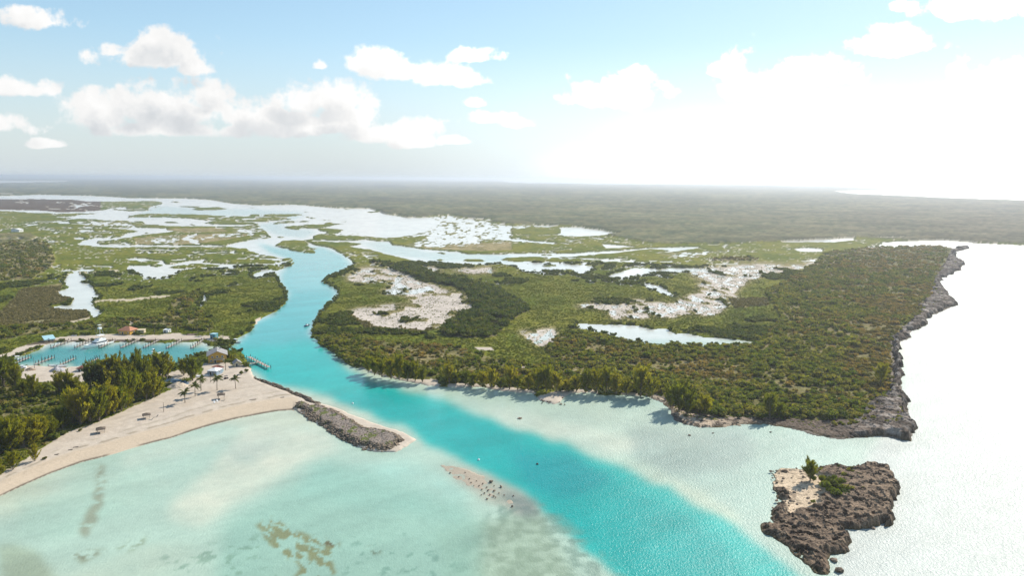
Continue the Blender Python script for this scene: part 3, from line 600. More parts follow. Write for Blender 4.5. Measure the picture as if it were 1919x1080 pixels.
paint([(300, 1040), (500, 1000), (560, 1090), (300, 1120)], (0.22, 0.36, 0.26), 8, 0.6, sst(s_sml, 0.58, 0.72))
paint([(685, 1030), (705, 1025), (710, 1038), (690, 1042)], (0.14, 0.16, 0.08), 1, 0.9, grass_t)
SC = SC * (0.93 + 0.14 * s_mid[..., None])
calm = np.maximum(blur(((SV < 330) & (SX < 1560)) | inpoly(DEEP, SX, SY) & (SY < 730), 6), 0.7 * sst(SX - 0.4 * (SY - 800), 1250, 850))
SC = SC * np.array((0.62, 0.655, 0.615))
st_n = fbm((SWX * 0.8 + SWY * 0.6) / 40, (SWY * 0.8 - SWX * 0.6) / 9, 111, 4)
SC = SC * (0.86 + 0.28 * st_n[..., None])
m_sea, n, b = new_mat('sea_water')
at = n.add('ShaderNodeAttribute', attribute_name='Col').outputs['Color']
p = pos(n)
w1 = n.noise(n.vec('MULTIPLY', p, (1.0, 0.6, 1.0)), 1.5, 3, 0.6, 0.4); w2 = n.noise(p, 0.09, 2, 0.5); w3 = n.noise(p, 3.0, 2, 0.5)
hh = n.math('ADD', n.math('ADD', n.math('MULTIPLY', w1, 0.5), n.math('MULTIPLY', w2, 0.6)), n.math('MULTIPLY', w3, 0.16))
cf = n.add('ShaderNodeAttribute', attribute_name='calm').outputs['Fac']
n.put(b.inputs['Base Color'], n.vec('SCALE', at, n.ramp(n.noise(p, 0.35, 4, 0.7), 0.3, 0.7, 0.95, 1.05)))
n.put(b.inputs['Roughness'], n.ramp(cf, 0.0, 1.0, 0.44, 0.15, False))
b.inputs['IOR'].default_value = 1.33
k = n.add('ShaderNodeBump'); n.put(k.inputs['Strength'], n.ramp(cf, 0.0, 1.0, 0.9, 0.10, False)); k.inputs['Distance'].default_value = 0.7
n.put(k.inputs['Height'], hh); n.l.new(k.outputs[0], b.inputs['Normal'])
SWX = np.vstack([SWX, SWX[-1:] * 40]); SWY = np.vstack([SWY, SWY[-1:] * 0 - 3500]); SC = np.concatenate([SC, SC[-1:]]); calm = np.vstack([calm, calm[-1:]])
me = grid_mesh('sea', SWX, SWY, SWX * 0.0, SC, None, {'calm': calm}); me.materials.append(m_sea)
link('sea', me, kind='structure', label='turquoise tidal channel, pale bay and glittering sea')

# ------------------------------------------------------------------ mesh builder
class MB:
    def __init__(s): s.v = []; s.f = []
    def quadstrip(s, rings, closed=True, cap0=False, cap1=False):
        base = len(s.v); n = len(rings[0])
        for r in rings: s.v += [tuple(p) for p in r]
        for i in range(len(rings) - 1):
            for j in range(n if closed else n - 1):
                a = base + i * n + j; b = base + i * n + (j + 1) % n
                s.f.append((a, b, b + n, a + n))
        if cap0: s.f.append(tuple(base + j for j in reversed(range(n))))
        if cap1: s.f.append(tuple(base + (len(rings) - 1) * n + j for j in range(n)))
        return s
    def tube(s, p0, p1, r0, r1=None, n=8):
        p0 = Vector(p0); p1 = Vector(p1); r1 = r0 if r1 is None else r1
        d = (p1 - p0).normalized(); a = d.orthogonal().normalized(); b = d.cross(a)
        ring = lambda c, r: [c + (a * math.cos(t) + b * math.sin(t)) * r for t in [2 * math.pi * k / n for k in range(n)]]
        return s.quadstrip([ring(p0, r0), ring(p1, r1)], True, True, True)
    def path(s, pts, rs, n=7):
        rings = []
        for i, p in enumerate(pts):
            p = Vector(p); q = Vector(pts[min(i + 1, len(pts) - 1)]) - Vector(pts[max(i - 1, 0)])
            d = q.normalized(); a = d.cross(Vector((0.31, 0.95, 0.1))).normalized(); b = d.cross(a)
            rings.append([p + (a * math.cos(t) + b * math.sin(t)) * rs[i] for t in [2 * math.pi * k / n for k in range(n)]])
        return s.quadstrip(rings, True, True, True)
    def box(s, c, d, rz=0.0, top=None):
        x, y, z = c; a, b, h = d[0] / 2, d[1] / 2, d[2] / 2
        t = top or (1, 1)
        pts = [(-a, -b, -h), (a, -b, -h), (a, b, -h), (-a, b, -h), (-a * t[0], -b * t[1], h), (a * t[0], -b * t[1], h), (a * t[0], b * t[1], h), (-a * t[0], b * t[1], h)]
        co, si = math.cos(rz), math.sin(rz); o = len(s.v)
        s.v += [(x + p[0] * co - p[1] * si, y + p[0] * si + p[1] * co, z + p[2]) for p in pts]
        s.f += [tuple(o + i for i in q) for q in ((3, 2, 1, 0), (4, 5, 6, 7), (0, 1, 5, 4), (1, 2, 6, 5), (2, 3, 7, 6), (3, 0, 4, 7))]
        return s
    def poly(s, pts):
        o = len(s.v); s.v += [tuple(p) for p in pts]; s.f.append(tuple(range(o, o + len(pts)))); return s
    def slab(s, pts, th):                   # a sheet with thickness along its normal
        pts = [Vector(p) for p in pts]; nrm = (pts[1] - pts[0]).cross(pts[2] - pts[0]).normalized() * th
        return s.quadstrip([[p - nrm for p in pts], pts], True, True, True)
    def mesh(s, name, m, smooth=False):
        me = bpy.data.meshes.new(name); me.from_pydata(s.v, [], s.f); me.materials.append(m)
        if smooth: me.polygons.foreach_set('use_smooth', np.ones(len(me.polygons), bool))
        me.update(); return me
    def build(s, name, m, parent=None, smooth=False, **props): return link(name, s.mesh(name, m, smooth), parent, **props)
def empty(name, loc, rz=0.0, label=None, cat=None, group=None):
    o = bpy.data.objects.new(name, None); col.objects.link(o); o.location = loc; o.rotation_euler = (0, 0, rz); o.empty_display_size = 0.5
    tag(o, label, cat, group); return o
def tag(o, label=None, cat=None, group=None):
    if label: o['label'] = label
    if cat: o['category'] = cat
    if group: o['group'] = group
    return o
def copy_tree(o, parent=None):
    c = o.copy(); col.objects.link(c); c.parent = parent
    for ch in o.children: copy_tree(ch, c)
    return c
def mat(name, c, rough=0.7, var=0.18, scale=3.0, bmp=0.0, bscale=None, spec=0.3, metal=0.0, c2=None, rnd=0.0):
    m, n, b = new_mat(name)
    tcn = n.add('ShaderNodeTexCoord').outputs['Object']
    f = n.noise(tcn, scale, 5, 0.65)
    lo = c if c2 is None else c2
    cc = n.mix(n.ramp(f, 0.32, 0.68), (*[q * (1 - var) for q in lo], 1), (*[min(1, q * (1 + var)) for q in c], 1))
    if rnd:
        r = n.add('ShaderNodeObjectInfo').outputs['Random']
        cc = n.vec('SCALE', cc, n.ramp(r, 0, 1, 1 - rnd, 1 + rnd, False))
    n.put(b.inputs['Base Color'], cc)
    b.inputs['Roughness'].default_value = rough; b.inputs['Specular IOR Level'].default_value = spec; b.inputs['Metallic'].default_value = metal
    if bmp: bump(n, b, n.noise(tcn, bscale or scale * 4, 4, 0.6), bmp, 0.05)
    return m
def leaf_mat(name, a, b_, c_, trans=0.25):
    m, n, b = new_mat(name)
    r = n.add('ShaderNodeObjectInfo').outputs['Random']
    g = n.noise(n.add('ShaderNodeTexCoord').outputs['Object'], 1.1, 3, 0.6)
    ramp = n.add('ShaderNodeValToRGB'); e = ramp.color_ramp.elements
    e[0].color = (*a, 1); e[0].position = 0.1; e[1].color = (*c_, 1); e[1].position = 0.95
    k = ramp.color_ramp.elements.new(0.5); k.color = (*b_, 1)
    n.put(ramp.inputs[0], r)
    cc = n.vec('SCALE', ramp.outputs[0], n.ramp(g, 0.3, 0.7, 0.65, 1.4))
    n.put(b.inputs['Base Color'], cc); b.inputs['Roughness'].default_value = 0.6; b.inputs['Specular IOR Level'].default_value = 0.04
    tr = n.add('ShaderNodeBsdfTranslucent'); n.put(tr.inputs[0], n.vec('MULTIPLY', cc, (1.5, 1.55, 0.5)))
    mx = n.add('ShaderNodeMixShader'); mx.inputs[0].default_value = trans
    n.l.new(b.outputs[0], mx.inputs[1]); n.l.new(tr.outputs[0], mx.inputs[2])
    out = [q for q in n.n if q.type == 'OUTPUT_MATERIAL'][0]; n.l.new(mx.outputs[0], out.inputs[0])
    return m

M_sandrock = None
def rock_mat(name, dark, light):
    m, n, b = new_mat(name)
    at = n.add('ShaderNodeAttribute', attribute_name='Col').outputs['Color']
    p = pos(n)
    a1 = n.noise(p, 1.3, 6, 0.7, 0.6); a2 = n.noise(p, 5.0, 4, 0.7)
    vo = n.add('ShaderNodeTexVoronoi'); n.put(vo.inputs['Vector'], p); vo.inputs['Scale'].default_value = 1.1
    f = n.math('ADD', n.math('MULTIPLY', a1, 0.7), n.math('MULTIPLY', a2, 0.4))
    n.put(b.inputs['Base Color'], n.vec('SCALE', at, n.ramp(f, 0.3, 0.8, 0.5, 1.55)))
    b.inputs['Roughness'].default_value = 0.9; b.inputs['Specular IOR Level'].default_value = 0.2
    bump(n, b, n.math('ADD', f, n.math('MULTIPLY', vo.outputs['Distance'], 0.6)), 0.9, 0.35)
    return m
m_rock = rock_mat('weathered_limestone', None, None)

def rock_patch(name, poly_px, res, hfun, label, kind='structure', big=2.0):
    wx, wy = gp(np.array([q[0] for q in poly_px]), np.array([q[1] for q in poly_px]))
    P = np.stack([wx, wy], -1)
    gx = np.arange(P[:, 0].min() - 3, P[:, 0].max() + 3, res); gy = np.arange(P[:, 1].min() - 3, P[:, 1].max() + 3, res)
    X, Y = np.meshgrid(gx, gy)
    X = X + (rng.random(X.shape) - 0.5) * res * 0.5; Y = Y + (rng.random(X.shape) - 0.5) * res * 0.5
    Xw = X + 1.6 * (fbm(X / 3, Y / 3, 5) - 0.5) * 2 + big * (fbm(X / 14, Y / 14, 6) - 0.5); Yw = Y + 1.6 * (fbm(X / 3, Y / 3, 9) - 0.5) * 2
    ins = inpoly(P, Xw, Yw)
    near = blur(ins, 4) > 0.001
    sd = np.full(X.shape, -5.0)
    sd[near] = segdist(P, Xw[near], Yw[near]) * np.where(ins[near], 1, -1)
    z, c = hfun(X, Y, sd)
    z = np.where(sd < -1.0, -1.0, z)
    keep = np.maximum(np.maximum(sd[1:, :-1], sd[1:, 1:]), np.maximum(sd[:-1, 1:], sd[:-1, :-1])) > -1.2
    R_, C_ = X.shape; idx = np.arange(R_ * C_).reshape(R_, C_)
    me = grid_mesh(name, X[::-1], Y[::-1], z[::-1], c[::-1], keep[::-1])
    me.polygons.foreach_set('use_smooth', np.zeros(len(me.polygons), bool))
    me.materials.append(m_rock)
    return link(name, me, kind=kind, label=label), (X, Y, z, sd)
def ridged(x, y, s, o=4):
    t = 0; a = 1; nn = 0
    for i in range(o):
        v = 1 - np.abs(2 * vn(x, y, s + i) - 1); t = t + a * v * v; nn += a; a *= 0.5; x = x * 2.1 + 3.3; y = y * 2.1 - 1.7
    return t / nn
def rockcol(X, Y, z, dark=(0.046, 0.030, 0.020), light=(0.29, 0.205, 0.135), k=0.0):
    t = np.clip(ridged(X / 1.6, Y / 1.6, 57, 3) * 1.1 - 0.25 + 0.25 * (fbm(X / 8, Y / 8, 63) - 0.5) + k, 0, 1)[..., None]
    c = np.array(dark) * (1 - t) + np.array(light) * t
    wet = sst(z, 0.7, 0.15)[..., None]
    return c * (1 - wet) + np.array((0.10, 0.075, 0.035)) * wet

# ---- rocky islet at the lower right
ISLET = c7((170, 790), (260, 770), (260, 690), (300, 600), (340, 540), (330, 480), (290, 400), (280, 280), (350, 190), (520, 180), (640, 180), (900, 160), (1010, 135), (1180, 190), (1340, 160), (1460, 165), (1600, 210),
  (1620, 280), (1710, 390), (1690, 500), (1615, 560), (1610, 710), (1655, 770), (1610, 830), (1545, 825), (1540, 790), (1420, 840), (1280, 840), (1180, 855), (1080, 840)) + \
  c8((1180, 680), (1140, 790), (1040, 830), (900, 875), (945, 990), (890, 1075), (740, 1060), (700, 1000), (580, 870), (460, 750), (330, 680), (200, 600), (170, 490))
ISAND = [(1415, 870), (1450, 884), (1500, 882), (1515, 892), (1540, 890), (1555, 898), (1530, 906), (1536, 920), (1540, 938), (1545, 950), (1520, 956), (1496, 962), (1480, 976), (1465, 975), (1470, 950), (1475, 925), (1455, 905), (1425, 890)]
def islet_h(X, Y, sd):
    px, py = proj(X, Y, 0.0)
    jx2 = px + 42 * (fbm(X / 4, Y / 4, 21) - 0.5); jy2 = py + 26 * (fbm(X / 4, Y / 4, 25) - 0.5)
    sand = blur(inpoly(ISAND, jx2, jy2), 2)
    east = sst(px, 1500, 1640)
    edge = np.clip(sd / (1.0 + 1.6 * (1 - east)), 0, 1) ** 0.7
    n1 = fbm(X / 7, Y / 7, 31); r1 = ridged(X / 4.5, Y / 4.5, 33); r2 = ridged(X / 1.4, Y / 1.4, 39, 3)
    body = 0.7 + 1.4 * east + 1.5 * n1 + 1.3 * (r1 - 0.4)
    steps = np.round(body * 1.5) / 1.5
    rock = edge * (0.45 * body + 0.55 * steps) + 0.55 * (r2 - 0.45) * np.clip(sd + 0.3, 0, 1) - 0.15
    deep = fbm(X / 2.2, Y / 2.2, 77) > 0.66
    rock = np.where(deep & (sd > 1), rock - 0.9, rock)
    h = rock * (1 - sand) + (0.30 + 0.35 * np.clip(sd / 12, 0, 1) + 0.12 * n1) * sand
    h = np.where(sd < 0, np.minimum(h, -0.2 + sd * 0.5 + 0.3 * r2), h)
    c = rockcol(X, Y, h, k=0.22 * sst(h, 1.4, 3.0) + 0.10 * sst(fbm(X / 6, Y / 6, 93), 0.45, 0.65))
    sandc = np.array((0.50, 0.39, 0.27)) * (0.9 + 0.2 * n1[..., None])
    s2 = np.clip(blur(sand, 3) * 1.4 - 1.0 * sst(fbm(X / 1.6, Y / 1.6, 91) + 0.04 * sst(py, 930, 985), 0.5, 0.66), 0, 1)[..., None]
    return h, c * (1 - s2) + sandc * s2
islet, _ = rock_patch('rocky_islet', ISLET, 0.34, islet_h, 'dark jagged limestone islet with a sandy saddle in the glittering sea')

# ---- rocky rim of the headland
VEG_EDGE = [(1800, 466), (1780, 472), (1770, 488), (1752, 505), (1738, 530), (1728, 560), (1705, 590), (1674, 625), (1660, 642), (1660, 690), (1650, 735), (1612, 772), (1585, 790), (1500, 783), (1400, 783), (1330, 778), (1290, 768), (1262, 752), (1235, 740)]
def shore_h(X, Y, sd):
    px, py = proj(X, Y, 0.0)
    east = sst(px, 1520, 1680)
    n1 = fbm(X / 9, Y / 9, 131); r1 = ridged(X / 5, Y / 5, 133); r2 = ridged(X / 1.8, Y / 1.8, 139, 3)
    body = 0.35 + 1.9 * east + (0.5 + 1.2 * east) * n1 + (0.4 + 1.0 * east) * (r1 - 0.4)
    st = np.round(body * 1.4) / 1.4
    h = np.clip(sd / 2.0, 0, 1) ** 0.7 * (0.5 * body + 0.5 * st) + (0.35 + 0.35 * east) * (r2 - 0.45) * np.clip(sd + 0.5, 0, 1)
    h = np.where(sd < 0, np.minimum(h, -0.15 + sd * 0.4 + 0.3 * r2), h)
    c = rockcol(X, Y, h, (0.042, 0.029, 0.021), (0.20, 0.145, 0.105), 0.05 * east)
    sand = ((1 - sst(px, 1290, 1480)) * (fbm(X / 2.5, Y / 2.5, 201) > 0.47) * 1.0)[..., None]
    lt = (sst(fbm(X / 4.5, Y / 4.5, 211), 0.52, 0.66) * east * sst(h, 0.8, 1.6))[..., None]; c = c * (1 - 0.6 * lt) + np.array((0.42, 0.36, 0.31)) * 0.6 * lt
    dk = (sst(fbm(X / 6, Y / 6, 217), 0.55, 0.45) * east)[..., None]; c = c * (1 - 0.45 * dk)
    return h, c * (1 - sand) + np.array((0.42, 0.33, 0.24)) * sand
split = [i for i, q in enumerate(HEADLAND) if q[1] > 636][0]
VEG_EDGE = [(q[0] + np.interp(q[1], [470, 560, 640, 740, 790], [4, 14, 10, 16, 0]) * (q[0] > 1600), q[1]) for q in VEG_EDGE]
NEAR = HEADLAND[split:-2] + [q for q in reversed(VEG_EDGE) if q[1] > 636]
FARP = HEADLAND[:split + 1] + [q for q in reversed(VEG_EDGE) if q[1] < 645]
rock_patch('rocky_shore', NEAR, 0.55, shore_h, 'grey brown limestone ledges along the near foot of the headland', big=9.0)
rock_patch('rocky_shore', FARP, 1.1, shore_h, 'ragged limestone rim of the headland beyond the point', big=14.0)

# ---- stone breakwater on the spit
BREAK = c6((290, 390), (330, 330), (420, 330), (540, 380), (600, 372), (740, 425), (900, 490), (960, 540), (1060, 600), (1160, 640), (1250, 650), (1330, 650), (1450, 690), (1560, 760), (1500, 830), (1400, 870), (1320, 890), (1150, 870), (1000, 830), (900, 780), (700, 650), (500, 540), (380, 460))
REVET = c6((-140, 45), (0, 90), (140, 140), (280, 200), (430, 260), (560, 320), (620, 372), (540, 372), (420, 320), (330, 260), (200, 200), (80, 160), (0, 125), (-140, 75))
def break_h(X, Y, sd):
    n1 = fbm(X / 5, Y / 5, 231); r2 = ridged(X / 1.1, Y / 1.1, 239, 2)
    h = np.clip(sd / 3.2, 0, 1) * (1.5 + 0.8 * n1) + 0.35 * (r2 - 0.4)
    h = np.where(sd < 0, np.minimum(h, -0.2 + sd * 0.4), h)
    px, py = proj(X, Y, 0.0)
    c = rockcol(X, Y, h, (0.05, 0.04, 0.03), (0.21, 0.165, 0.125), 0.0)
    top = sst(sd, 2.2, 3.6)[..., None] * 0.75
    c = c * (1 - top) + np.array((0.24, 0.20, 0.17)) * (0.7 + 0.6 * n1[..., None]) * top
    gr = ((sd > 1.5) & (fbm(X / 2.2, Y / 4, 261) > 0.62))[..., None]
    return h, np.where(gr, np.array((0.10, 0.115, 0.03)), c)
breakwater = empty('stone_breakwater', G(640, 805), 0, 'grey brown rubble breakwater running out along the sand spit', 'breakwater')
bk, (BX, BY, BZ, BS) = rock_patch('mound', BREAK, 0.34, break_h, 'packed rubble mound')
del bk['kind']; bk.parent = breakwater; bk.matrix_parent_inverse = Matrix.Translation(-breakwater.location)
revet = empty('rock_revetment', G(545, 733), 0, 'thin line of dark rocks edging the spit beside the channel', 'rocks')
rk, (VX, VY, VZ, VS) = rock_patch('bank', REVET, 0.4, break_h, 'rubble bank')
del rk['kind']; rk.parent = revet; rk.matrix_parent_inverse = Matrix.Translation(-revet.location)

def stone_shape(seed, n=2):
    bm = bmesh.new(); bmesh.ops.create_icosphere(bm, subdivisions=n, radius=0.5)
    r = np.random.default_rng(seed); dirs = r.normal(size=(9, 3)); dirs /= np.linalg.norm(dirs, axis=1)[:, None]; cut = 0.30 + 0.16 * r.random(9)
    for v in bm.verts:
        p = np.array(v.co)
        for d, c in zip(dirs, cut):
            k = p @ d
            if k > c: p = p - d * (k - c)
        v.co = Vector(p * np.array((1.1, 0.9, 0.75)))
    me = bpy.data.meshes.new('stone'); bm.to_mesh(me); bm.free(); return me
stones = [stone_shape(s, 1) for s in range(5)]
m_stone = mat('boulder_stone', (0.23, 0.175, 0.125), 0.9, 0.4, 3.0, 0.6, c2=(0.08, 0.058, 0.04), rnd=0.35)
for s in stones: s.materials.append(m_stone)
def stone_pile(name, pts, parent, label):
    V = []; Fc = []
    for (x, y, z, s) in pts:
        me = stones[random.randrange(5)]; a = random.uniform(0, 6.28); o = len(V); t = random.uniform(0.7, 1.2)
        for v in me.vertices:
            c = v.co; V.append((x + s * (c.x * math.cos(a) - c.y * math.sin(a)), y + s * (c.x * math.sin(a) + c.y * math.cos(a)), z + s * t * c.z))
        Fc += [tuple(o + i for i in q.vertices) for q in me.polygons]
    me = bpy.data.meshes.new(name); me.from_pydata(V, [], Fc); me.materials.append(m_stone)
    o = link(name, me, parent, kind='stuff', label=label)
    if parent: o.matrix_parent_inverse = Matrix.Translation(-parent.location)
    return o
def pick(Xa, Ya, Za, Sa, n, lo, hi, smin, smax):
    ok = np.argwhere((Sa > lo) & (Sa < hi)); ok = ok[rng.permutation(len(ok))[:n]]
    return [(Xa[i, j], Ya[i, j], Za[i, j] + 0.05, random.uniform(smin, smax)) for i, j in ok]
stone_pile('stones', pick(BX, BY, BZ, BS, 1300, -0.2, 3.4, 0.5, 1.25) + pick(BX, BY, BZ, BS, 160, 3, 20, 0.3, 0.7), breakwater, 'loose rubble stones')
stone_pile('stones', pick(VX, VY, VZ, VS, 420, -0.3, 6, 0.4, 1.1), revet, 'loose rubble stones')

# ---- single boulders and loose rocks
def boulder(x, y, size, label, group=None, name='boulder', sink=0.25, zz=0.0):
    o = link(name, random.choice(stones)); p = G(x, y); s = size
    o.location = (p.x, p.y, zz + s * (0.35 - sink)); o.scale = (s, s * random.uniform(0.75, 1.1), s * random.uniform(0.6, 0.9)); o.rotation_euler = (random.uniform(-0.2, 0.2), random.uniform(-0.2, 0.2), random.uniform(0, 6.28))
    return tag(o, label, 'rock', group)
boulder(1562, 1052, 2.6, 'round dark boulder in the water just off the islet tip')
boulder(1573, 1072, 3.0, 'tall brown boulder standing alone below the islet at the bottom edge')
boulder(1636, 992, 1.6, 'small pale rock under the islet ledge on the seaward side')
boulder(974, 785, 2.6, 'lone dark flat rock in the pale shallows right of the channel', sink=0.35)
boulder(1336, 813, 1.2, 'dark rock in the shallows below the headland shore')
boulder(1292, 817, 1.4, 'flat grey rock in the shallows left of the headland rocks')
boulder(1444, 811, 1.3, 'dark rock close to the headland waterline')
for (x, y, s) in [(844, 888, 1.3), (872, 887, 0.9), (860, 895, 1.0), (880, 899, 1.2), (883, 906, 1.1), (893, 903, 0.8), (905, 908, 1.0), (920, 905, 2.0), (939, 914, 1.6), (926, 912, 1.0), (912, 915, 1.2), (903, 919, 1.0), (915, 921, 1.3), (926, 922, 1.4), (908, 926, 1.2),
                  (918, 929, 1.0), (925, 932, 1.3), (929, 934, 1.1), (913, 937, 1.2), (962, 931, 1.2), (960, 951, 1.3), (945, 930, 0.9), (935, 926, 1.0), (898, 912, 0.9), (888, 912, 0.8), (902, 929, 0.8)]:
    boulder(x, y, s * random.uniform(0.65, 0.85), 'small dark rock scattered on the pink sandbar beside the channel', 'rocks on the sandbar', 'rock', 0.15, 0.12)
for i in range(95):
    for _ in range(50):
        x = random.uniform(1440, 1540); y = random.uniform(878, 1000)
        t = vn(np.array(x / 9.0), np.array(y / 6.0), 400)
        if inpoly(ISAND, np.array([x]), np.array([y]))[0] and t > 0.52 or (random.random() < 0.2 and inpoly(ISLET, np.array([x]), np.array([y]))[0]): break
    boulder(x, y, random.uniform(0.5, 1.5), 'small dark rock strewn over the sandy side of the islet', 'rocks on the islet sand', 'rock', 0.1, 0.35)
for i in range(120):
    t = random.random() * 1.0; x = 1262 + 190 * t + random.uniform(-4, 4); y = np.interp(x, [1255, 1280, 1310, 1350, 1400, 1460], [780, 791, 797, 797, 791, 795]) + random.uniform(-8, 4)
    boulder(x, y, random.uniform(0.6, 1.7), 'brown rock among the rubble along the headland beach', 'rubble rocks below the headland', 'rock', 0.15, 0.25)
for i in range(34):
    x = random.uniform(1005, 1062); y = random.uniform(742, 760)
    boulder(x, y, random.uniform(0.5, 1.4), 'brown rock on the small sandy point of the far bank', 'rocks on the sandy point', 'rock', 0.15, 0.15)

# ------------------------------------------------------------------ vegetation
L_mang = leaf_mat('mangrove_leaf', (0.105, 0.140, 0.012), (0.150, 0.172, 0.014), (0.20, 0.195, 0.022), 0.5)
L_scrub = leaf_mat('scrub_leaf', (0.11, 0.145, 0.018), (0.185, 0.19, 0.030), (0.26, 0.225, 0.06), 0.5)
L_dry = leaf_mat('dry_scrub_leaf', (0.13, 0.12, 0.03), (0.22, 0.165, 0.05), (0.32, 0.21, 0.075), 0.45)
L_bush = leaf_mat('bush_leaf', (0.055, 0.085, 0.014), (0.09, 0.115, 0.018), (0.14, 0.14, 0.025), 0.45)
L_cas = leaf_mat('casuarina_needles', (0.13, 0.145, 0.020), (0.20, 0.195, 0.024), (0.27, 0.235, 0.032), 0.55)
L_palm = leaf_mat('palm_frond', (0.055, 0.075, 0.016), (0.10, 0.115, 0.022), (0.15, 0.14, 0.04), 0.3)
L_grass = leaf_mat('dry_grass', (0.16, 0.135, 0.05), (0.22, 0.185, 0.075), (0.29, 0.24, 0.115), 0.2)
M_bark = mat('bark', (0.20, 0.16, 0.12), 0.9, 0.3, 4.0, 0.5)
M_core = mat('shaded_twigs', (0.095, 0.10, 0.024), 0.95, 0.3, 2.0)  # shade inside the crown put into the core colour

def leaf_cloud(r, n, size, seed, flat=0.75, lumps=6, long=1.0, up=0.0, core=True, stem=None):
    """a bush: lumpy crown of leaf clumps round a core coloured as the shade among inner twigs"""
    R = np.random.default_rng(seed); V = []; Fc = []; mi = []
    cs = [np.array((0, 0, 0.55 * flat * r))] + [np.array((math.cos(a) * q, math.sin(a) * q, flat * r * h)) for a, q, h in zip(R.random(lumps) * 6.28, r * (0.35 + 0.35 * R.random(lumps)), 0.35 + 0.6 * R.random(lumps))]
    rs = [r * 0.62] + list(r * (0.28 + 0.22 * R.random(lumps)))
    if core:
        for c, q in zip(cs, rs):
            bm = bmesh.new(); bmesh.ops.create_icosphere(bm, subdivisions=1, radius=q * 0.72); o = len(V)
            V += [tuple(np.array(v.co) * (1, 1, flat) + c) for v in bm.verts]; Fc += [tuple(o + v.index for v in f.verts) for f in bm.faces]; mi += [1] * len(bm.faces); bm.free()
    w_ = np.array(rs) ** 2; w_ /= w_.sum()
    for i in range(n):
        k = R.choice(len(cs), p=w_); d = R.normal(size=3); d[2] = abs(d[2]) * 0.9 - 0.25; d /= np.linalg.norm(d)
        p = cs[k] + d * rs[k] * (0.78 + 0.3 * R.random()) * np.array((1, 1, flat)); p[2] = max(p[2], 0.03)
        nn = d + 0.55 * R.normal(size=3) + np.array((0, 0, up)); nn /= np.linalg.norm(nn)
        t = np.cross(nn, R.normal(size=3)); t /= np.linalg.norm(t); b_ = np.cross(nn, t); s = size * (0.6 + 0.8 * R.random()); o = len(V)
        V += [tuple(p - t * s * long), tuple(p + b_ * s * 0.6), tuple(p + t * s * long), tuple(p - b_ * s * 0.6)]; Fc.append((o, o + 1, o + 2, o + 3)); mi.append(0)
    return V, Fc, mi
def to_mesh(name, vfm, mats):
    me = bpy.data.meshes.new(name); me.from_pydata(vfm[0], [], vfm[1])
    for m in mats: me.materials.append(m)
    me.polygons.foreach_set('material_index', np.array(vfm[2], np.int32)); me.update(); return me
def proto_coll(name, meshes):
    c = bpy.data.collections.new(name)
    for i, m in enumerate(meshes):
        o = bpy.data.objects.new('%s_%d' % (name, i), m); c.objects.link(o)
    return c
def scatter(name, coll, pts, scl, label, parent=None):
    """many alike plants that nobody could count, as one object"""
    n_ = len(pts); me = bpy.data.meshes.new(name); me.vertices.add(n_); me.vertices.foreach_set('co', pts.astype(np.float32).ravel())
    a = me.attributes.new('scl', 'FLOAT', 'POINT'); a.data.foreach_set('value', scl.astype(np.float32))
    a = me.attributes.new('rot', 'FLOAT', 'POINT'); a.data.foreach_set('value', (rng.random(n_) * 6.28).astype(np.float32))
    a = me.attributes.new('pick', 'INT', 'POINT'); a.data.foreach_set('value', rng.integers(0, len(coll.objects), n_).astype(np.int32))
    ng = bpy.data.node_groups.new(name, 'GeometryNodeTree')
    ng.interface.new_socket('Geometry', in_out='INPUT', socket_type='NodeSocketGeometry'); ng.interface.new_socket('Geometry', in_out='OUTPUT', socket_type='NodeSocketGeometry')
    N = ng.nodes; L = ng.links
    gi = N.new('NodeGroupInput'); go = N.new('NodeGroupOutput'); ip = N.new('GeometryNodeInstanceOnPoints'); ci = N.new('GeometryNodeCollectionInfo')
    ci.inputs['Collection'].default_value = coll; ci.inputs['Separate Children'].default_value = True; ci.inputs['Reset Children'].default_value = True
    def attr(nm, t):
        q = N.new('GeometryNodeInputNamedAttribute'); q.data_type = t; q.inputs['Name'].default_value = nm
        return [o for o in q.outputs if o.enabled and o.name == 'Attribute'][0]
    cx = N.new('ShaderNodeCombineXYZ'); L.new(attr('rot', 'FLOAT'), cx.inputs[2])
    L.new(gi.outputs[0], ip.inputs['Points']); L.new(ci.outputs[0], ip.inputs['Instance']); ip.inputs['Pick Instance'].default_value = True
    L.new(attr('pick', 'INT'), ip.inputs['Instance Index']); L.new(cx.outputs[0], ip.inputs['Rotation']); L.new(attr('scl', 'FLOAT'), ip.inputs['Scale']); L.new(ip.outputs[0], go.inputs[0])
    o = link(name, me, parent, kind='stuff', label=label); md = o.modifiers.new('plants', 'NODES'); md.node_group = ng
    return o
iv = lambda y_, x_: np.clip(np.searchsorted(ROWS, y_ - YH - (x_ - W / 2) * math.tan(ROLL)), 0, len(ROWS) - 1)
def lookup(arr, X, Y):
    px, py = proj(X, Y); r = iv(py, px); c = np.clip(np.searchsorted(XS, px), 0, len(XS) - 1); return arr[r, c], px, py
def field(code_id, n, dmax, xr=(-60, 1980), jit=None):
    """n world-uniform candidate points over the visible land of one kind"""
    d = np.sqrt(rng.random(n) * (dmax ** 2 - 150 ** 2) + 150 ** 2); a = (rng.random(n) - 0.5) * 1.32
    X = d * np.sin(a); Y = d * np.cos(a)
    k, px, py = lookup(code, X, Y); z, _, _ = lookup(hgt, X, Y)
    ok = (k == code_id) & (px > xr[0]) & (px < xr[1]) & (py < 1150) & (z > -0.02)
    return X[ok], Y[ok], z[ok], px[ok], py[ok], d[ok]

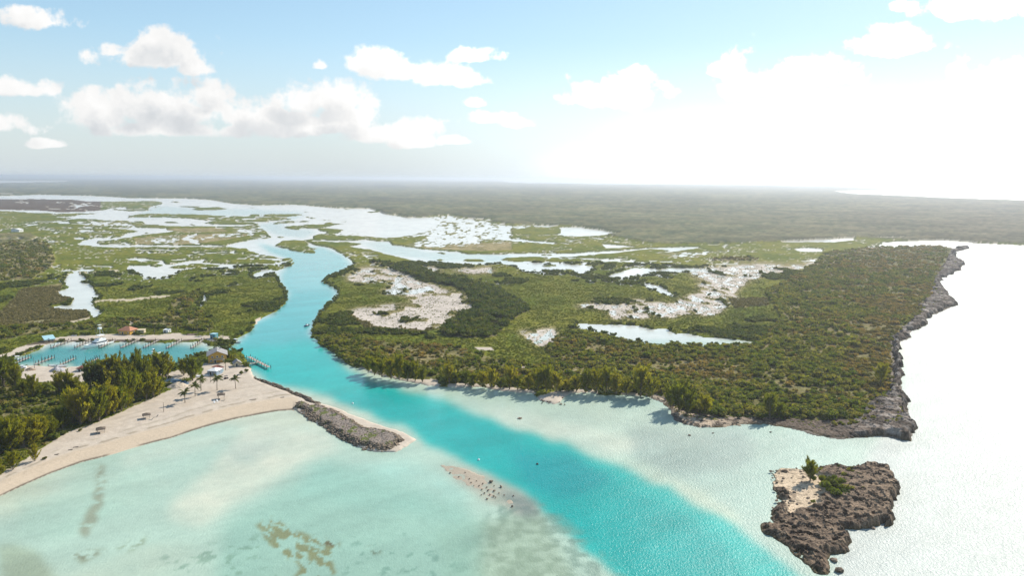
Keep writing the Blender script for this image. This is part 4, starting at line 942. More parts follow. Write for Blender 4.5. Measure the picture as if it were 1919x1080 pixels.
mang = proto_coll('mangrove', [to_mesh('mangrove_clump', leaf_cloud(1.0, 120, 0.22, s, 0.6, 4, 1.0, 1.3), (L_mang, M_core)) for s in range(5)])
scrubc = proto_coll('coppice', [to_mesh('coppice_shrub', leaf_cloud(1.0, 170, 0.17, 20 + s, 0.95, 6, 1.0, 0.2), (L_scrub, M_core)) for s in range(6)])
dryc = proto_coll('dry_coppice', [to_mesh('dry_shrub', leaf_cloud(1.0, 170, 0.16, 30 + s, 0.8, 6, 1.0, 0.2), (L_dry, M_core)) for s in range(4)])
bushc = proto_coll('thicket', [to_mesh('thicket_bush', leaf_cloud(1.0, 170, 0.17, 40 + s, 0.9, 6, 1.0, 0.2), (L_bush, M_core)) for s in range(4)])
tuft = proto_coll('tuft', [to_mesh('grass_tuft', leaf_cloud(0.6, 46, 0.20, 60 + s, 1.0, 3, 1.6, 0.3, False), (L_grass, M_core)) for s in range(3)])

X, Y, z, px, py, d = field(2, 900000, 900)
dens = sst(d, 900, 500) * 0.75 + 0.25
den2 = 0.35 + 0.65 * sst(fbm(X / 9, Y / 9, 301), 0.35, 0.6)
k = rng.random(len(X)) < dens * den2 * 0.34
scatter('mangrove_carpet', mang, np.stack([X, Y, z - 0.15], -1)[k], (0.42 + 0.35 * rng.random(k.sum())) * (0.7 + 0.7 * fbm(X / 14, Y / 14, 305)[k]), 'dense low olive green mangroves covering the tidal flats')
# taller dark mangroves crowding the creek banks and hollows
near_w = blur(1 - land.astype(float), 5)
nw, _, _ = lookup(near_w, X, Y)
hol = fbm(X / 40, Y / 40, 309)
k = (rng.random(len(X)) < 0.10) & ((nw > 0.16) & (nw < 0.48) & (fbm(X / 16, Y / 16, 311) > 0.44) | (hol > 0.66)) & (d < 900)
scatter('creek_mangrove', bushc, np.stack([X, Y, z - 0.1], -1)[k], 1.0 + 1.2 * rng.random(k.sum()), 'darker taller mangroves lining the creek banks')
X, Y, z, px, py, d = field(3, 800000, 1350)
dark = inpoly(SCRUB[1], px, py)
k = rng.random(len(X)) < (0.33 * sst(d, 1200, 500) + 0.13) * (0.45 + 0.75 * sst(fbm(X / 7, Y / 7, 321), 0.3, 0.6)) * np.where(px < 340, 0.55, 1.0) * (0.25 + 0.75 * sst(fbm(X / 13, Y / 13, 329), 0.34, 0.5))
sc_ = (0.8 + 1.5 * rng.random(len(X)) ** 2.5) * (0.7 + 1.1 * fbm(X / 10, Y / 10, 325))
dry = (fbm(X / 28, Y / 28, 361) + 0.22 * sst(px, 1480, 1700) + 0.25 * (rng.random(len(X)) - 0.5)) > 0.63
scatter('dry_scrub', dryc, np.stack([X, Y, z - 0.2], -1)[k & ~dark & dry], sc_[k & ~dark & dry] * 0.85, 'brownish dry scrub patches among the headland coppice')
scatter('coppice_scrub', scrubc, np.stack([X, Y, z - 0.2], -1)[k & ~dark & ~dry], sc_[k & ~dark & ~dry], 'tangled olive and brown coppice scrub over the headland and ridges')
scatter('dark_thicket', bushc, np.stack([X, Y, z - 0.2], -1)[k & dark], sc_[k & dark] * 1.35, 'dark green thicket curving between the mangrove pans')
X, Y, z, px, py, d = field(5, 500000, 1100)
k = (rng.random(len(X)) < 0.22) & (segdist(HEADLAND, px, py, False) > np.interp(py, [460, 640, 800], [5, 14, 18]) * (0.5 + 1.0 * fbm(X / 9, Y / 9, 351)))
scatter('shore_scrub', scrubc, np.stack([X, Y, z + np.interp(px, [1500, 1650], [0.3, 1.6])], -1)[k], 0.6 + 0.8 * rng.random(k.sum()), 'stunted scrub creeping onto the limestone rim of the headland')
X, Y, z, px, py, d = field(6, 500000, 1000)
k = rng.random(len(X)) < 0.20 * (0.4 + 1.2 * sst(fbm(X / 9, Y / 9, 335), 0.35, 0.65))
scatter('flat_mangrove', mang, np.stack([X, Y, z * 0 - 0.05], -1)[k], 0.22 + 0.5 * rng.random(k.sum()) ** 2, 'sprinkled dwarf mangroves standing on the white mud pans')
# dwarf plants on the open mud as well
dd = np.sqrt(rng.random(500000) * (1000 ** 2 - 300 ** 2) + 300 ** 2); aa = (rng.random(500000) - 0.5) * 1.2
X = dd * np.sin(aa); Y = dd * np.cos(aa); fl, px, py = lookup(flat, X, Y); cd, _, _ = lookup(code, X, Y); fd, _, _ = lookup(flatd, X, Y)
k = (fl > 0) & (cd == 0) & (rng.random(500000) < 0.25 * (fd + 0.1)) & (fbm(X / 8, Y / 8, 331) > 0.40)
scatter('mud_mangrove', mang, np.stack([X, Y, 0 * X - 0.05], -1)[k], 0.22 + 0.40 * rng.random(k.sum()), 'tiny mangrove shoots dotting the flooded mud')
X, Y, z, px, py, d = field(7, 500000, 800)
k = rng.random(len(X)) < 0.35
scatter('dry_grass', tuft, np.stack([X, Y, z], -1)[k], 0.8 + 1.1 * rng.random(k.sum()), 'pale dry grass on the salt flats')
# low cover under the beach trees
X, Y, z, px, py, d = field(3, 300000, 420, (-60, 340))
k = (rng.random(len(X)) < 0.18) & (fbm(X / 6, Y / 6, 341) > 0.42)
scatter('ground_cover', mang, np.stack([X, Y, z - 0.1], -1)[k], 0.5 + 0.6 * rng.random(k.sum()), 'low green ground cover under the beach trees')

# ---- feathery casuarina trees, each one a thing
def casuarina_mesh(seed):
    R = np.random.default_rng(seed); V = []; Fc = []; tr = MB()
    hgt_ = 1.0                                        # unit height
    lean = np.array((R.normal() * 0.03, R.normal() * 0.03))
    spine = [np.array((lean[0] * t * t, lean[1] * t * t, t)) for t in np.linspace(0, 0.95, 7)]
    tr.path([tuple(p) for p in spine], list(np.linspace(0.022, 0.004, 7)), 6)
    limbs = []
    nl = 30
    for i in range(nl):
        t0 = 0.01 + 0.76 * (i / nl) ** 0.95; a = i * 2.4 + R.random(); ln = (0.46 - 0.26 * t0) * (0.65 + 0.65 * R.random()); el = 0.78 + 0.45 * R.random() + 0.2 * t0
        p0 = np.array((lean[0] * t0 * t0, lean[1] * t0 * t0, t0)); pts = []
        for s in np.linspace(0, 1, 5):
            q = p0 + np.array((math.cos(a) * math.cos(el), math.sin(a) * math.cos(el), math.sin(el) + 0.25 * s)) * ln * s; pts.append(q)
        limbs.append(pts); tr.path([tuple(p) for p in pts], list(np.linspace(0.008, 0.002, 5)), 4)
    limbs.append(spine[3:]); limbs.append(spine[2:])
    for pts in limbs:
        pts = np.array(pts)
        for j in range(90):
            s = 0.15 + 0.87 * R.random() ** 0.8; x = min(s, 0.999) * (len(pts) - 1); i0 = min(int(x), len(pts) - 2); p = pts[i0] * (1 - x + i0) + pts[i0 + 1] * (x - i0)
            ax = pts[i0 + 1] - pts[i0]; ax /= np.linalg.norm(ax); d = R.normal(size=3); d /= np.linalg.norm(d); d = d * 0.42 + ax * 1.1 + np.array((0, 0, 0.3)); d /= np.linalg.norm(d)
            L_ = 0.06 + 0.07 * R.random(); wd = np.cross(d, R.normal(size=3)); wd = wd / np.linalg.norm(wd) * (0.006 + 0.004 * R.random()); p = p + R.normal(size=3) * 0.016; o = len(V)
            V += [tuple(p - wd), tuple(p + d * L_ * 0.5 - wd * 1.1), tuple(p + d * L_), tuple(p + d * L_ * 0.5 + wd * 1.1)]; Fc.append((o, o + 1, o + 2, o + 3))
    return tr.mesh('trunk', M_bark), to_mesh('crown', (V, Fc, [0] * len(Fc)), (L_cas,))
CAS = [casuarina_mesh(100 + s) for s in range(5)]
def casuarina(x, y, hpx, wpx, label, group=None, z=0.5, name='casuarina_tree'):
    p = G(x, y); k = mpp(x, y); h = hpx * k; wd = wpx * k
    e = empty(name, (p.x, p.y, z), random.uniform(0, 6.28), label, 'tree', group)
    t, c = random.choice(CAS)
    for nm, m in (('trunk', t), ('crown', c)):
        o = link(nm, m, e); o.scale = (wd / 0.50, wd / 0.50, h)
    return e
ORD = ['leftmost'] + [q + ' from left' for q in 'second third fourth fifth sixth seventh eighth ninth tenth eleventh twelfth thirteenth fourteenth fifteenth sixteenth seventeenth'.split()]
def belt(lst, label, group):
    """label: how one of them reads, with the place in the row filled in"""
    for i, (x, y, h, w_) in enumerate(sorted(lst)):
        casuarina(x, y, h * (random.uniform(0.80, 1.08) if y > 745 or x < 600 else random.uniform(0.45, 1.05)), w_ * random.uniform(0.7, 1.0), '%s %s' % (ORD[i] if i < len(lst) - 1 else 'rightmost', label), group)
belt([(8, 730, 60, 62), (-20, 735, 60, 55), (30, 735, 44, 40), (45, 742, 32, 40), (62, 748, 42, 36), (80, 748, 26, 30), (112, 738, 34, 36), (126, 740, 40, 36), (140, 740, 34, 36)],
     'olive casuarina of those edging the marina yard', 'casuarinas at the marina yard')
belt([(170, 728, 40, 36), (180, 726, 50, 40), (195, 726, 52, 40), (207, 724, 54, 38), (220, 724, 50, 36), (232, 728, 52, 40), (246, 726, 56, 34), (268, 730, 58, 40), (280, 724, 52, 38), (300, 716, 48, 36), (312, 712, 40, 30), (240, 735, 45, 40), (210, 735, 40, 40)],
     'dark green casuarina of the row between marina and beach', 'casuarinas behind the beach')
casuarina(258, 722, 60, 26, 'tallest slim casuarina rising above the marina row')
casuarina(292, 712, 46, 40, 'spreading casuarina in front of the moored sport boats')
belt([(135, 795, 62, 56), (152, 800, 66, 56), (170, 796, 72, 54), (186, 793, 66, 48), (200, 784, 58, 44), (214, 779, 52, 42), (228, 774, 50, 42), (118, 806, 46, 50), (160, 775, 40, 40)],
     'bushy casuarina along the top of the beach', 'casuarinas along the beach top')
belt([(243, 762, 60, 46), (256, 756, 58, 44), (236, 768, 46, 40), (275, 752, 46, 36), (288, 748, 48, 36), (300, 743, 34, 26)],
     'bright casuarina of the clump where the beach widens', 'casuarinas by the palms')
belt([(-25, 862, 62, 60), (0, 855, 60, 60), (22, 850, 62, 60), (45, 843, 58, 54), (66, 835, 50, 50), (84, 826, 42, 44), (98, 822, 40, 40), (-30, 820, 45, 55), (10, 822, 36, 44), (35, 815, 28, 36)],
     'large casuarina of the thicket at the left beach end', 'casuarinas at the left beach end')
casuarina(25, 884, 34, 28, 'small casuarina sapling alone on the sand at the lower left')
casuarina(66, 868, 30, 18, 'slim young casuarina standing on the beach sand')
casuarina(-3, 898, 30, 24, 'young casuarina half cut off by the left picture edge')
casuarina(361, 716, 42, 36, 'broad casuarina beside the pale blue shed')
casuarina(345, 706, 30, 26, 'smaller casuarina left of the tree by the blue shed')
casuarina(1518, 905, 38, 30, 'lone leafy casuarina on the sandy saddle of the islet', z=0.6)
casuarina(1650, 725, 36, 30, 'wispy casuarina at the seaward edge of the headland scrub', z=1.5)
# ---- coastal shrubs that show singly along the near shores
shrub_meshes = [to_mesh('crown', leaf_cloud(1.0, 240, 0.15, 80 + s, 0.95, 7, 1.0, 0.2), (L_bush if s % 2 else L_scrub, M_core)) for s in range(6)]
stem_mesh = MB().path([(0, 0, -0.3), (0.03, 0.02, 0.2), (0.0, 0.05, 0.55)], [0.07, 0.05, 0.03], 6).mesh('stem', M_bark)
def shrub(x, y, r, label, group=None, z=0.4, mesh=None, name='coastal_shrub'):
    p = G(x, y); e = empty(name, (p.x, p.y, z), random.uniform(0, 6.28), label, 'shrub', group)
    for nm, m in (('crown', mesh or random.choice(shrub_meshes)), ('stem', stem_mesh)):
        o = link(nm, m, e); s = r * random.uniform(0.9, 1.1); o.scale = (s, s, s * random.uniform(0.85, 1.15))
    return e
belt_var = 1
for i in range(70):
    x = random.uniform(835, 1240); yb = np.interp(x, [835, 900, 1000, 1100, 1200, 1240], [721, 728, 735, 737, 745, 752])
    shrub(x, yb - abs(random.gauss(2, 7)), random.uniform(0.8, 2.2), 'low shrub in the undergrowth beneath the far bank casuarinas', 'undergrowth of the far bank', 0.5)
belt([(690, 700, 30, 28), (702, 705, 35, 30), (716, 709, 36, 32), (733, 712, 42, 34), (748, 714, 44, 34), (764, 716, 46, 34), (778, 717, 42, 30), (792, 718, 26, 24), (842, 720, 38, 28), (855, 722, 42, 30), (872, 724, 44, 30), (888, 726, 44, 28), (905, 728, 46, 30), (922, 730, 44, 28), (938, 731, 40, 28),
      (955, 732, 42, 30), (970, 733, 36, 26), (990, 734, 32, 26)], 'feathery casuarina on the far channel bank', 'casuarinas on the far bank')
belt([(1008, 736, 48, 32), (1024, 737, 52, 34), (1042, 738, 48, 32), (1062, 737, 40, 30), (1080, 736, 42, 30), (1098, 737, 46, 32), (1118, 738, 44, 34), (1136, 740, 46, 34), (1155, 741, 42, 32), (1174, 743, 50, 34), (1200, 745, 60, 46), (1222, 748, 44, 34)],
     'casuarina shading the pale cove on the far bank', 'casuarinas above the cove')
belt([(1256, 766, 40, 34), (1272, 774, 54, 46), (1290, 778, 44, 38), (1442, 786, 42, 34), (1460, 786, 34, 28), (1320, 780, 34, 36)], 'casuarina at the foot of the headland scrub', 'casuarinas on the headland shore')

for i in range(150):
    x = random.uniform(1262, 1630); yb = np.interp(x, [1262, 1290, 1330, 1400, 1500, 1590, 1630], [758, 774, 784, 788, 789, 790, 775])
    shrub(x, yb - abs(random.gauss(0, 22)), random.uniform(1.2, 2.3), 'rounded olive shrub at the front of the headland scrub', 'shrubs fronting the headland', 1.0)
for i in range(75):
    x = random.uniform(592, 850); yb = np.interp(x, [592, 640, 700, 780, 850], [645, 676, 698, 713, 718])
    shrub(x, yb - abs(random.gauss(0, 12)), random.uniform(1.2, 2.4), 'dense green shrub overhanging the far bank of the channel', 'shrubs on the far bank', 0.6)
for (x, y, r, lab) in [(1540, 912, 2.1, 'olive bush beside the lone islet tree'), (1556, 920, 2.5, 'bright green bush in the middle of the islet'), (1572, 925, 2.4, 'yellow green low bush right of the islet middle'), (1582, 934, 2.0, 'lowest bright green bush on the islet rock'),
    (1560, 932, 1.9, 'small green bush low on the islet beside the sand'), (1524, 908, 1.3, 'dark bush at the foot of the islet tree'), (1598, 895, 1.2, 'small dry bush on the upper islet rock'), (1580, 900, 1.2, 'grey green bush on the islet crest'),
    (1548, 925, 2.0, 'orange tinged bush at the edge of the islet sand'), (1565, 938, 2.1, 'lush green bush on the lower islet slope'), (1590, 928, 2.2, 'spreading green bush towards the seaward islet rock'), (1576, 915, 2.1, 'olive bush high in the islet thicket'), (1562, 908, 1.5, 'dry brownish bush behind the islet thicket'), (1523, 951, 0.9, 'tiny tan bush on the islet sand'), (371, 684, 3.0, 'round dark green bush left of the yellow house'), (440, 678, 3.3, 'large rounded bush right of the yellow house'), (430, 672, 2.4, 'green bush behind the yellow house corner'), (447, 684, 2.0, 'low bush between house point and jetty'),
    (412, 643, 2.6, 'yellow green bush on the north marina point'), (424, 645, 2.4, 'dark bush at the waterline of the north marina point'), (404, 641, 1.8, 'small bush beside the teal hut'), (434, 642, 1.8, 'bush at the tip of the north marina point'),
    (120, 818, 1.3, 'small bush alone on the sand near the left casuarinas'), (151, 811, 0.9, 'dark little bush at the top edge of the beach'), (85, 864, 1.0, 'low bush beside the slim young casuarina'), (452, 704, 1.6, 'scrubby bush above the jetty beach'), (462, 700, 1.4, 'low scrub at the root of the jetty'),
    (346, 690, 1.6, 'dark bush behind the sand heap'), (330, 694, 2.2, 'olive bush near the moored sport boats'), (318, 712, 1.6, 'bush at the left end of the sand heaps')]:
    shrub(x, y, r, lab, None, 0.6 if x < 1400 else 1.4)

for i in range(34):
    x = random.uniform(1530, 1650); y = random.uniform(884, 925) + (x - 1590) * 0.12
    shrub(x, y, random.uniform(0.45, 0.95), 'low grey green scrub dotted over the islet top', 'low scrub on the islet', 1.7 if x > 1570 else 1.0)
# ---- coconut palms
def frond_mesh(seed):
    R = np.random.default_rng(seed); V = []; Fc = []; L_ = 2.6; n_ = 16
    pt = lambda t: np.array((L_ * t * (1 - 0.12 * t), 0, 0.75 * t - 1.55 * t * t))
    for i in range(n_):
        t = 0.10 + 0.88 * i / (n_ - 1); p = pt(t); l_ = 0.78 * math.sin(math.pi * min(1, 0.18 + 0.80 * t)) + 0.12
        for s in (-1, 1):
            q = p + np.array((0.38 * l_, s * l_ * 0.85, -0.42 * l_)); o = len(V); w_ = np.array((0.12, 0, 0))
            V += [tuple(p - w_), tuple(p + w_), tuple(q)]; Fc.append((o, o + 1, o + 2))
    st = [pt(t) for t in np.linspace(0, 1, 7)]
    for i in range(6):
        o = len(V); V += [tuple(st[i] + (0, -0.03, 0)), tuple(st[i] + (0, 0.03, 0)), tuple(st[i + 1] + (0, 0.02, 0)), tuple(st[i + 1] + (0, -0.02, 0))]; Fc.append((o, o + 1, o + 2, o + 3))
    return to_mesh('frond', (V, Fc, [0] * len(Fc)), (L_palm,))
FR = [frond_mesh(s) for s in range(2)]
def palm(x, y, hpx, label, group=None, crown=1.2, lean=(0.05, 0.0), nf=17):
    p = G(x, y); h = hpx * mpp(x, y); e = empty('coconut_palm', (p.x, p.y, 0.3), 0, label, 'palm tree', group)
    pts = [(lean[0] * h * t * t, lean[1] * h * t * t, h * t - 0.3 * (t == 0)) for t in np.linspace(0, 1, 7)]
    MB().path(pts, list(np.linspace(0.20, 0.11, 7)), 7).build('trunk', M_bark, e, True)
    top = Vector(pts[-1]); a0 = random.uniform(0, 6.28)
    for i in range(nf):
        f_ = link('frond', FR[i % 2], e); f_.location = top; s = crown * random.uniform(0.85, 1.1); f_.scale = (s, s, s)
        f_.rotation_euler = (0, random.uniform(-1.0, 0.45), a0 + i * 2.399)
    return e
palm(347, 758, 22, 'short coconut palm on the sand nearest the dead trunk', lean=(0.0, 0.0))
palm(366, 746, 22, 'coconut palm second from the left in the beach row', lean=(0.03, 0))
palm(377, 735, 24, 'brownish coconut palm behind the beach row', lean=(0.05, 0))
palm(407, 734, 24, 'full dark coconut palm in the middle of the beach row', crown=1.35, nf=17)
palm(442, 731, 20, 'rightmost coconut palm on the beach above the sand spit', crown=1.1, lean=(-0.05, 0))
palm(423, 696, 18, 'thin coconut palm between the pale blue shack and the hut', crown=0.8)
palm(429, 668, 16, 'dark coconut palm sticking up behind the yellow house')
palm(311, 707, 22, 'coconut palm in the trees behind the sand heaps', crown=0.9)
for i_, (x, y) in enumerate([(180, 628), (219, 622), (290, 628), (313, 619), (331, 622), (370, 626), (393, 630), (418, 636)]):
    palm(x, y, 17, '%s pale coconut palm of the row behind the far marina bank' % (ORD + ['x'])[i_], 'palms behind the marina', 0.95)

# ------------------------------------------------------------------ buildings
M_yel = mat('yellow_wall', (0.62, 0.36, 0.07), 0.8, 0.12, 1.5); M_org = mat('orange_roof_tiles', (0.42, 0.19, 0.11), 0.8, 0.25, 2.0, 0.5, 9)
M_gry = mat('grey_shingles', (0.26, 0.25, 0.25), 0.85, 0.2, 2.0, 0.5, 9); M_wht = mat('white_paint', (0.80, 0.79, 0.76), 0.5, 0.06, 2.0)
M_cyan = mat('turquoise_paint', (0.32, 0.51, 0.56), 0.6, 0.15, 2.0); M_blue = mat('grey_blue_paint', (0.24, 0.31, 0.38), 0.7, 0.18, 2.0); M_dark = mat('dark_opening', (0.03, 0.032, 0.035), 0.5, 0.2, 3.0)
M_teal = mat('teal_paint', (0.06, 0.25, 0.29), 0.6, 0.18, 2.0); M_brn = mat('rust_brown_roof', (0.20, 0.075, 0.055), 0.8, 0.3, 2.0); M_glass = mat('window_glass', (0.05, 0.07, 0.09), 0.1, 0.1, 1.0, spec=0.6)
M_wood = mat('weathered_dock_timber', (0.42, 0.37, 0.31), 0.85, 0.22, 5.0, 0.4); M_pile = mat('dark_piling_timber', (0.075, 0.06, 0.05), 0.9, 0.3, 5.0, 0.4); M_thatch = mat('palm_thatch', (0.11, 0.085, 0.065), 0.95, 0.4, 6.0, 0.8)
M_gel = mat('white_gelcoat', (0.82, 0.82, 0.81), 0.25, 0.03, 2.0, spec=0.5); M_alu = mat('aluminium_tube', (0.72, 0.72, 0.72), 0.35, 0.05, 2.0, metal=0.6); M_teak = mat('teak_deck', (0.38, 0.27, 0.17), 0.7, 0.15, 6.0)
M_blk = mat('black_plastic', (0.02, 0.02, 0.022), 0.4, 0.1, 3.0); M_hullblue = mat('blue_antifoul', (0.03, 0.06, 0.12), 0.5, 0.1, 2.0); M_tan = mat('tan_wall', (0.55, 0.46, 0.30), 0.85, 0.12, 2.0); M_pink = mat('faded_pink_hull', (0.55, 0.36, 0.33), 0.7, 0.2, 2.0)
M_earth = mat('earth_heap', (0.30, 0.22, 0.15), 0.95, 0.35, 2.0, 0.7); M_sandheap = mat('sand_heap', (0.46, 0.38, 0.29), 0.95, 0.25, 2.0, 0.6); M_tarp = mat('grey_tarp', (0.33, 0.32, 0.33), 0.7, 0.2, 2.0, 0.4); M_bluet = mat('blue_tarp', (0.06, 0.11, 0.16), 0.6, 0.25, 2.0, 0.4)

def house(name, label, a, b_, depth, wh, rh, wallm, roofm, style='gable', over=0.45, doors=1, wins=2, trim=None, ground=0.45, cat='house', side_wins=1):
    """a and b_: photo positions of the two front wall corners on the ground"""
    A = G(*a); B = G(*b_); v = B - A; w_ = v.length; rz = math.atan2(v.y, v.x); C = (A + B) / 2
    e = empty(name, (C.x, C.y, ground), rz, label, cat); D = depth; t = 0.14; trim = trim or M_wht
    wl = MB(); hw = w_ / 2
    if style == 'shed':
        prof = lambda x, y: wh + rh * (y / D)
    else: prof = None
    if style == 'gable':                      # ridge runs from front to back
        wl.poly([(-hw, 0, -0.8), (hw, 0, -0.8), (hw, 0, wh), (0, 0, wh + rh), (-hw, 0, wh)]); wl.poly([(hw, D, -0.8), (-hw, D, -0.8), (-hw, D, wh), (0, D, wh + rh), (hw, D, wh)])
        wl.poly([(hw, 0, -0.8), (hw, D, -0.8), (hw, D, wh), (hw, 0, wh)]); wl.poly([(-hw, D, -0.8), (-hw, 0, -0.8), (-hw, 0, wh), (-hw, D, wh)])
    elif style == 'shed':
        wl.poly([(-hw, 0, -0.8), (hw, 0, -0.8), (hw, 0, wh), (-hw, 0, wh)]); wl.poly([(hw, D, -0.8), (-hw, D, -0.8), (-hw, D, wh + rh), (hw, D, wh + rh)])
        wl.poly([(hw, 0, -0.8), (hw, D, -0.8), (hw, D, wh + rh), (hw, 0, wh)]); wl.poly([(-hw, D, -0.8), (-hw, 0, -0.8), (-hw, 0, wh), (-hw, D, wh + rh)])
    else:
        wl.box((0, D / 2, wh / 2 - 0.4), (w_, D, wh + 0.8))
    wl.build('wall', wallm, e)
    o = over
    if style == 'gable':
        s = rh / hw
        for sg, lab in ((-1, 'left'), (1, 'right')):
            q = [(0, -o, wh + rh + 0.06), (sg * (hw + o), -o, wh - s * o + 0.06), (sg * (hw + o), D + o, wh - s * o + 0.06), (0, D + o, wh + rh + 0.06)]
            MB().slab(q if sg < 0 else q[::-1], t).build('roof', roofm, e)
    elif style == 'shed':
        MB().slab([(-hw - o, -o, wh + 0.1), (hw + o, -o, wh + 0.1), (hw + o, D + o, wh + rh + 0.14), (-hw - o, D + o, wh + rh + 0.14)], t).build('roof', roofm, e)
    elif style == 'flat':
        MB().box((0, D / 2, wh + 0.12), (w_ + 2 * o, D + 2 * o, 0.2)).build('roof', roofm, e)
    else:                                     # hip
        m = min(hw, D / 2) * 0.95; z0, z1 = wh + 0.04, wh + rh; c = [(-hw - o, -o, z0), (hw + o, -o, z0), (hw + o, D + o, z0), (-hw - o, D + o, z0)]
        if w_ >= D: r = [(-hw + m, D / 2, z1), (hw - m, D / 2, z1)]; fs = [(c[0], c[1], r[1], r[0]), (c[2], c[3], r[0], r[1]), (c[1], c[2], r[1]), (c[3], c[0], r[0])]
        else: r = [(0, m, z1), (0, D - m, z1)]; fs = [(c[0], c[1], r[0]), (c[2], c[3], r[1]), (c[1], c[2], r[1], r[0]), (c[3], c[0], r[0], r[1])]
        ro = None
        for q in fs: MB().slab(list(q), t).build('roof_slope', roofm, e)
    def opening(nm, x, y, z, ww, hh, ax):
        if ax == 'f': c_, d1, d2 = (x, -0.03, z), (ww, 0.10, hh), (ww - 0.22, 0.05, hh - 0.22); c2_ = (x, -0.075, z)
        else: c_, d1, d2 = (hw + 0.03, y, z), (0.10, ww, hh), (0.05, ww - 0.22, hh - 0.22); c2_ = (hw + 0.075, y, z)
        f_ = MB().box(c_, d1).build(nm, trim, e)
        MB().box(c2_, d2).build('panel' if nm == 'door' else 'pane', M_dark if nm == 'door' else M_glass, f_)
    for i in range(doors): opening('door', -hw * 0.25 + i * hw * 0.7, 0, 1.05, 1.1, 2.1, 'f')
    for i in range(wins): opening('window', -hw * 0.68 + i * (1.36 * hw / max(1, wins - 1)) if wins > 1 else hw * 0.5, 0, min(wh - 0.8, 1.6), 1.0, 1.0, 'f')
    for i in range(side_wins): opening('window', 0, D * (i + 1) / (side_wins + 1), min(wh - 0.8, 1.6), 1.0, 1.0, 's')
    return e
yh = house('wooden_house', 'two storey yellow house with a grey gable roof on the marina point', (390.6, 684), (425, 681), 10.5, 4.6, 2.3, M_yel, M_gry, 'gable', 0.7, 1, 2)
hw_ = (G(425, 681) - G(390.6, 684)).length / 2
for x in (-hw_ * 0.55, 0.0, hw_ * 0.55):
    f_ = MB().box((x, -0.03, 3.7), (1.1, 0.1, 1.1)).build('window', M_wht, yh); MB().box((x, -0.08, 3.7), (0.85, 0.05, 0.85)).build('pane', M_glass, f_)
dk = MB().box((hw_ * 0.15, -1.1, 2.35), (hw_ * 1.2, 2.1, 0.16)).build('balcony', M_wood, yh)
for i in range(9): MB().box((hw_ * 0.15 - hw_ * 0.58 + i * hw_ * 0.145, -2.1, 2.9), (0.07, 0.07, 0.95)).build('baluster', M_wood, dk)
MB().box((hw_ * 0.15, -2.1, 3.4), (hw_ * 1.2, 0.1, 0.08)).build('rail', M_wood, dk)
for x in (-0.45, 0.75): MB().tube((hw_ * x, -2.0, -0.6), (hw_ * x, -2.0, 2.3), 0.09).build('post', M_wood, yh)
st_ = MB()
for i in range(9): st_.box((-hw_ * 0.5 - 0.28 * i - 0.2, -1.6, 2.2 - 0.26 * i), (0.3, 1.0, 0.06))
st_.build('stairs', M_wood, yh)
MB().box((hw_ * 0.35, 6.0, 7.4), (0.6, 0.6, 1.0)).build('chimney', M_gry, yh)
house('storage_shed', 'grey blue shed with a bright white hipped roof beside the palms', (389, 706), (406, 707), 5.6, 2.7, 1.2, M_blue, M_wht, 'hip', 0.35, 1, 1)
house('beach_shack', 'small turquoise shack with a rust red roof next to the white roofed shed', (409, 702), (419, 699), 4.0, 2.6, 0.7, M_cyan, M_brn, 'shed', 0.4, 1, 1, cat='shack')
house('beach_hut', 'little tan hut with a grey gable roof at the root of the jetty', (439, 690.5), (452, 689), 4.0, 2.2, 1.4, M_tan, M_gry, 'gable', 0.5, 1, 0, cat='hut')
house('marina_house', 'orange roofed cream house on the far marina bank', (222, 628.5), (244, 630), 7.0, 2.9, 2.4, M_yel, M_org, 'hip', 0.6, 1, 2)
house('carport_annex', 'low flat roofed annex beside the orange roofed house', (257.5, 627.4), (270, 627), 4.0, 2.4, 0.0, M_tan, M_tan, 'flat', 0.25, 1, 0, cat='annex')
house('boat_shed', 'low shed with a slanted sky blue roof at the left end of the marina', (85, 643), (103, 640.5), 5.0, 1.4, 1.7, M_tan, M_cyan, 'shed', 0.5, 1, 1, cat='shed')
house('utility_hut', 'small teal box hut at the end of the north marina bank', (394, 637), (403, 637.5), 3.6, 3.2, 0.1, M_teal, M_cyan, 'flat', 0.15, 1, 0, cat='hut')
house('utility_shed', 'small white shed under the palms on the far marina bank', (306, 625.5), (315.5, 626), 3.0, 2.0, 0.3, M_wht, M_wht, 'shed', 0.15, 1, 0, cat='shed')
house('yard_hut', 'brown roofed open hut behind the bushes of the marina yard', (144, 699), (157, 699), 4.0, 1.9, 1.1, M_wht, M_brn, 'hip', 0.5, 1, 1, cat='hut')
house('ranch_cabin', 'tiny pale cabin in the wooded rise at the far left', (21, 436), (36, 436.5), 9.0, 4.5, 1.5, M_wht, M_wht, 'gable', 0.5, 1, 1, ground=1.5, cat='cabin')

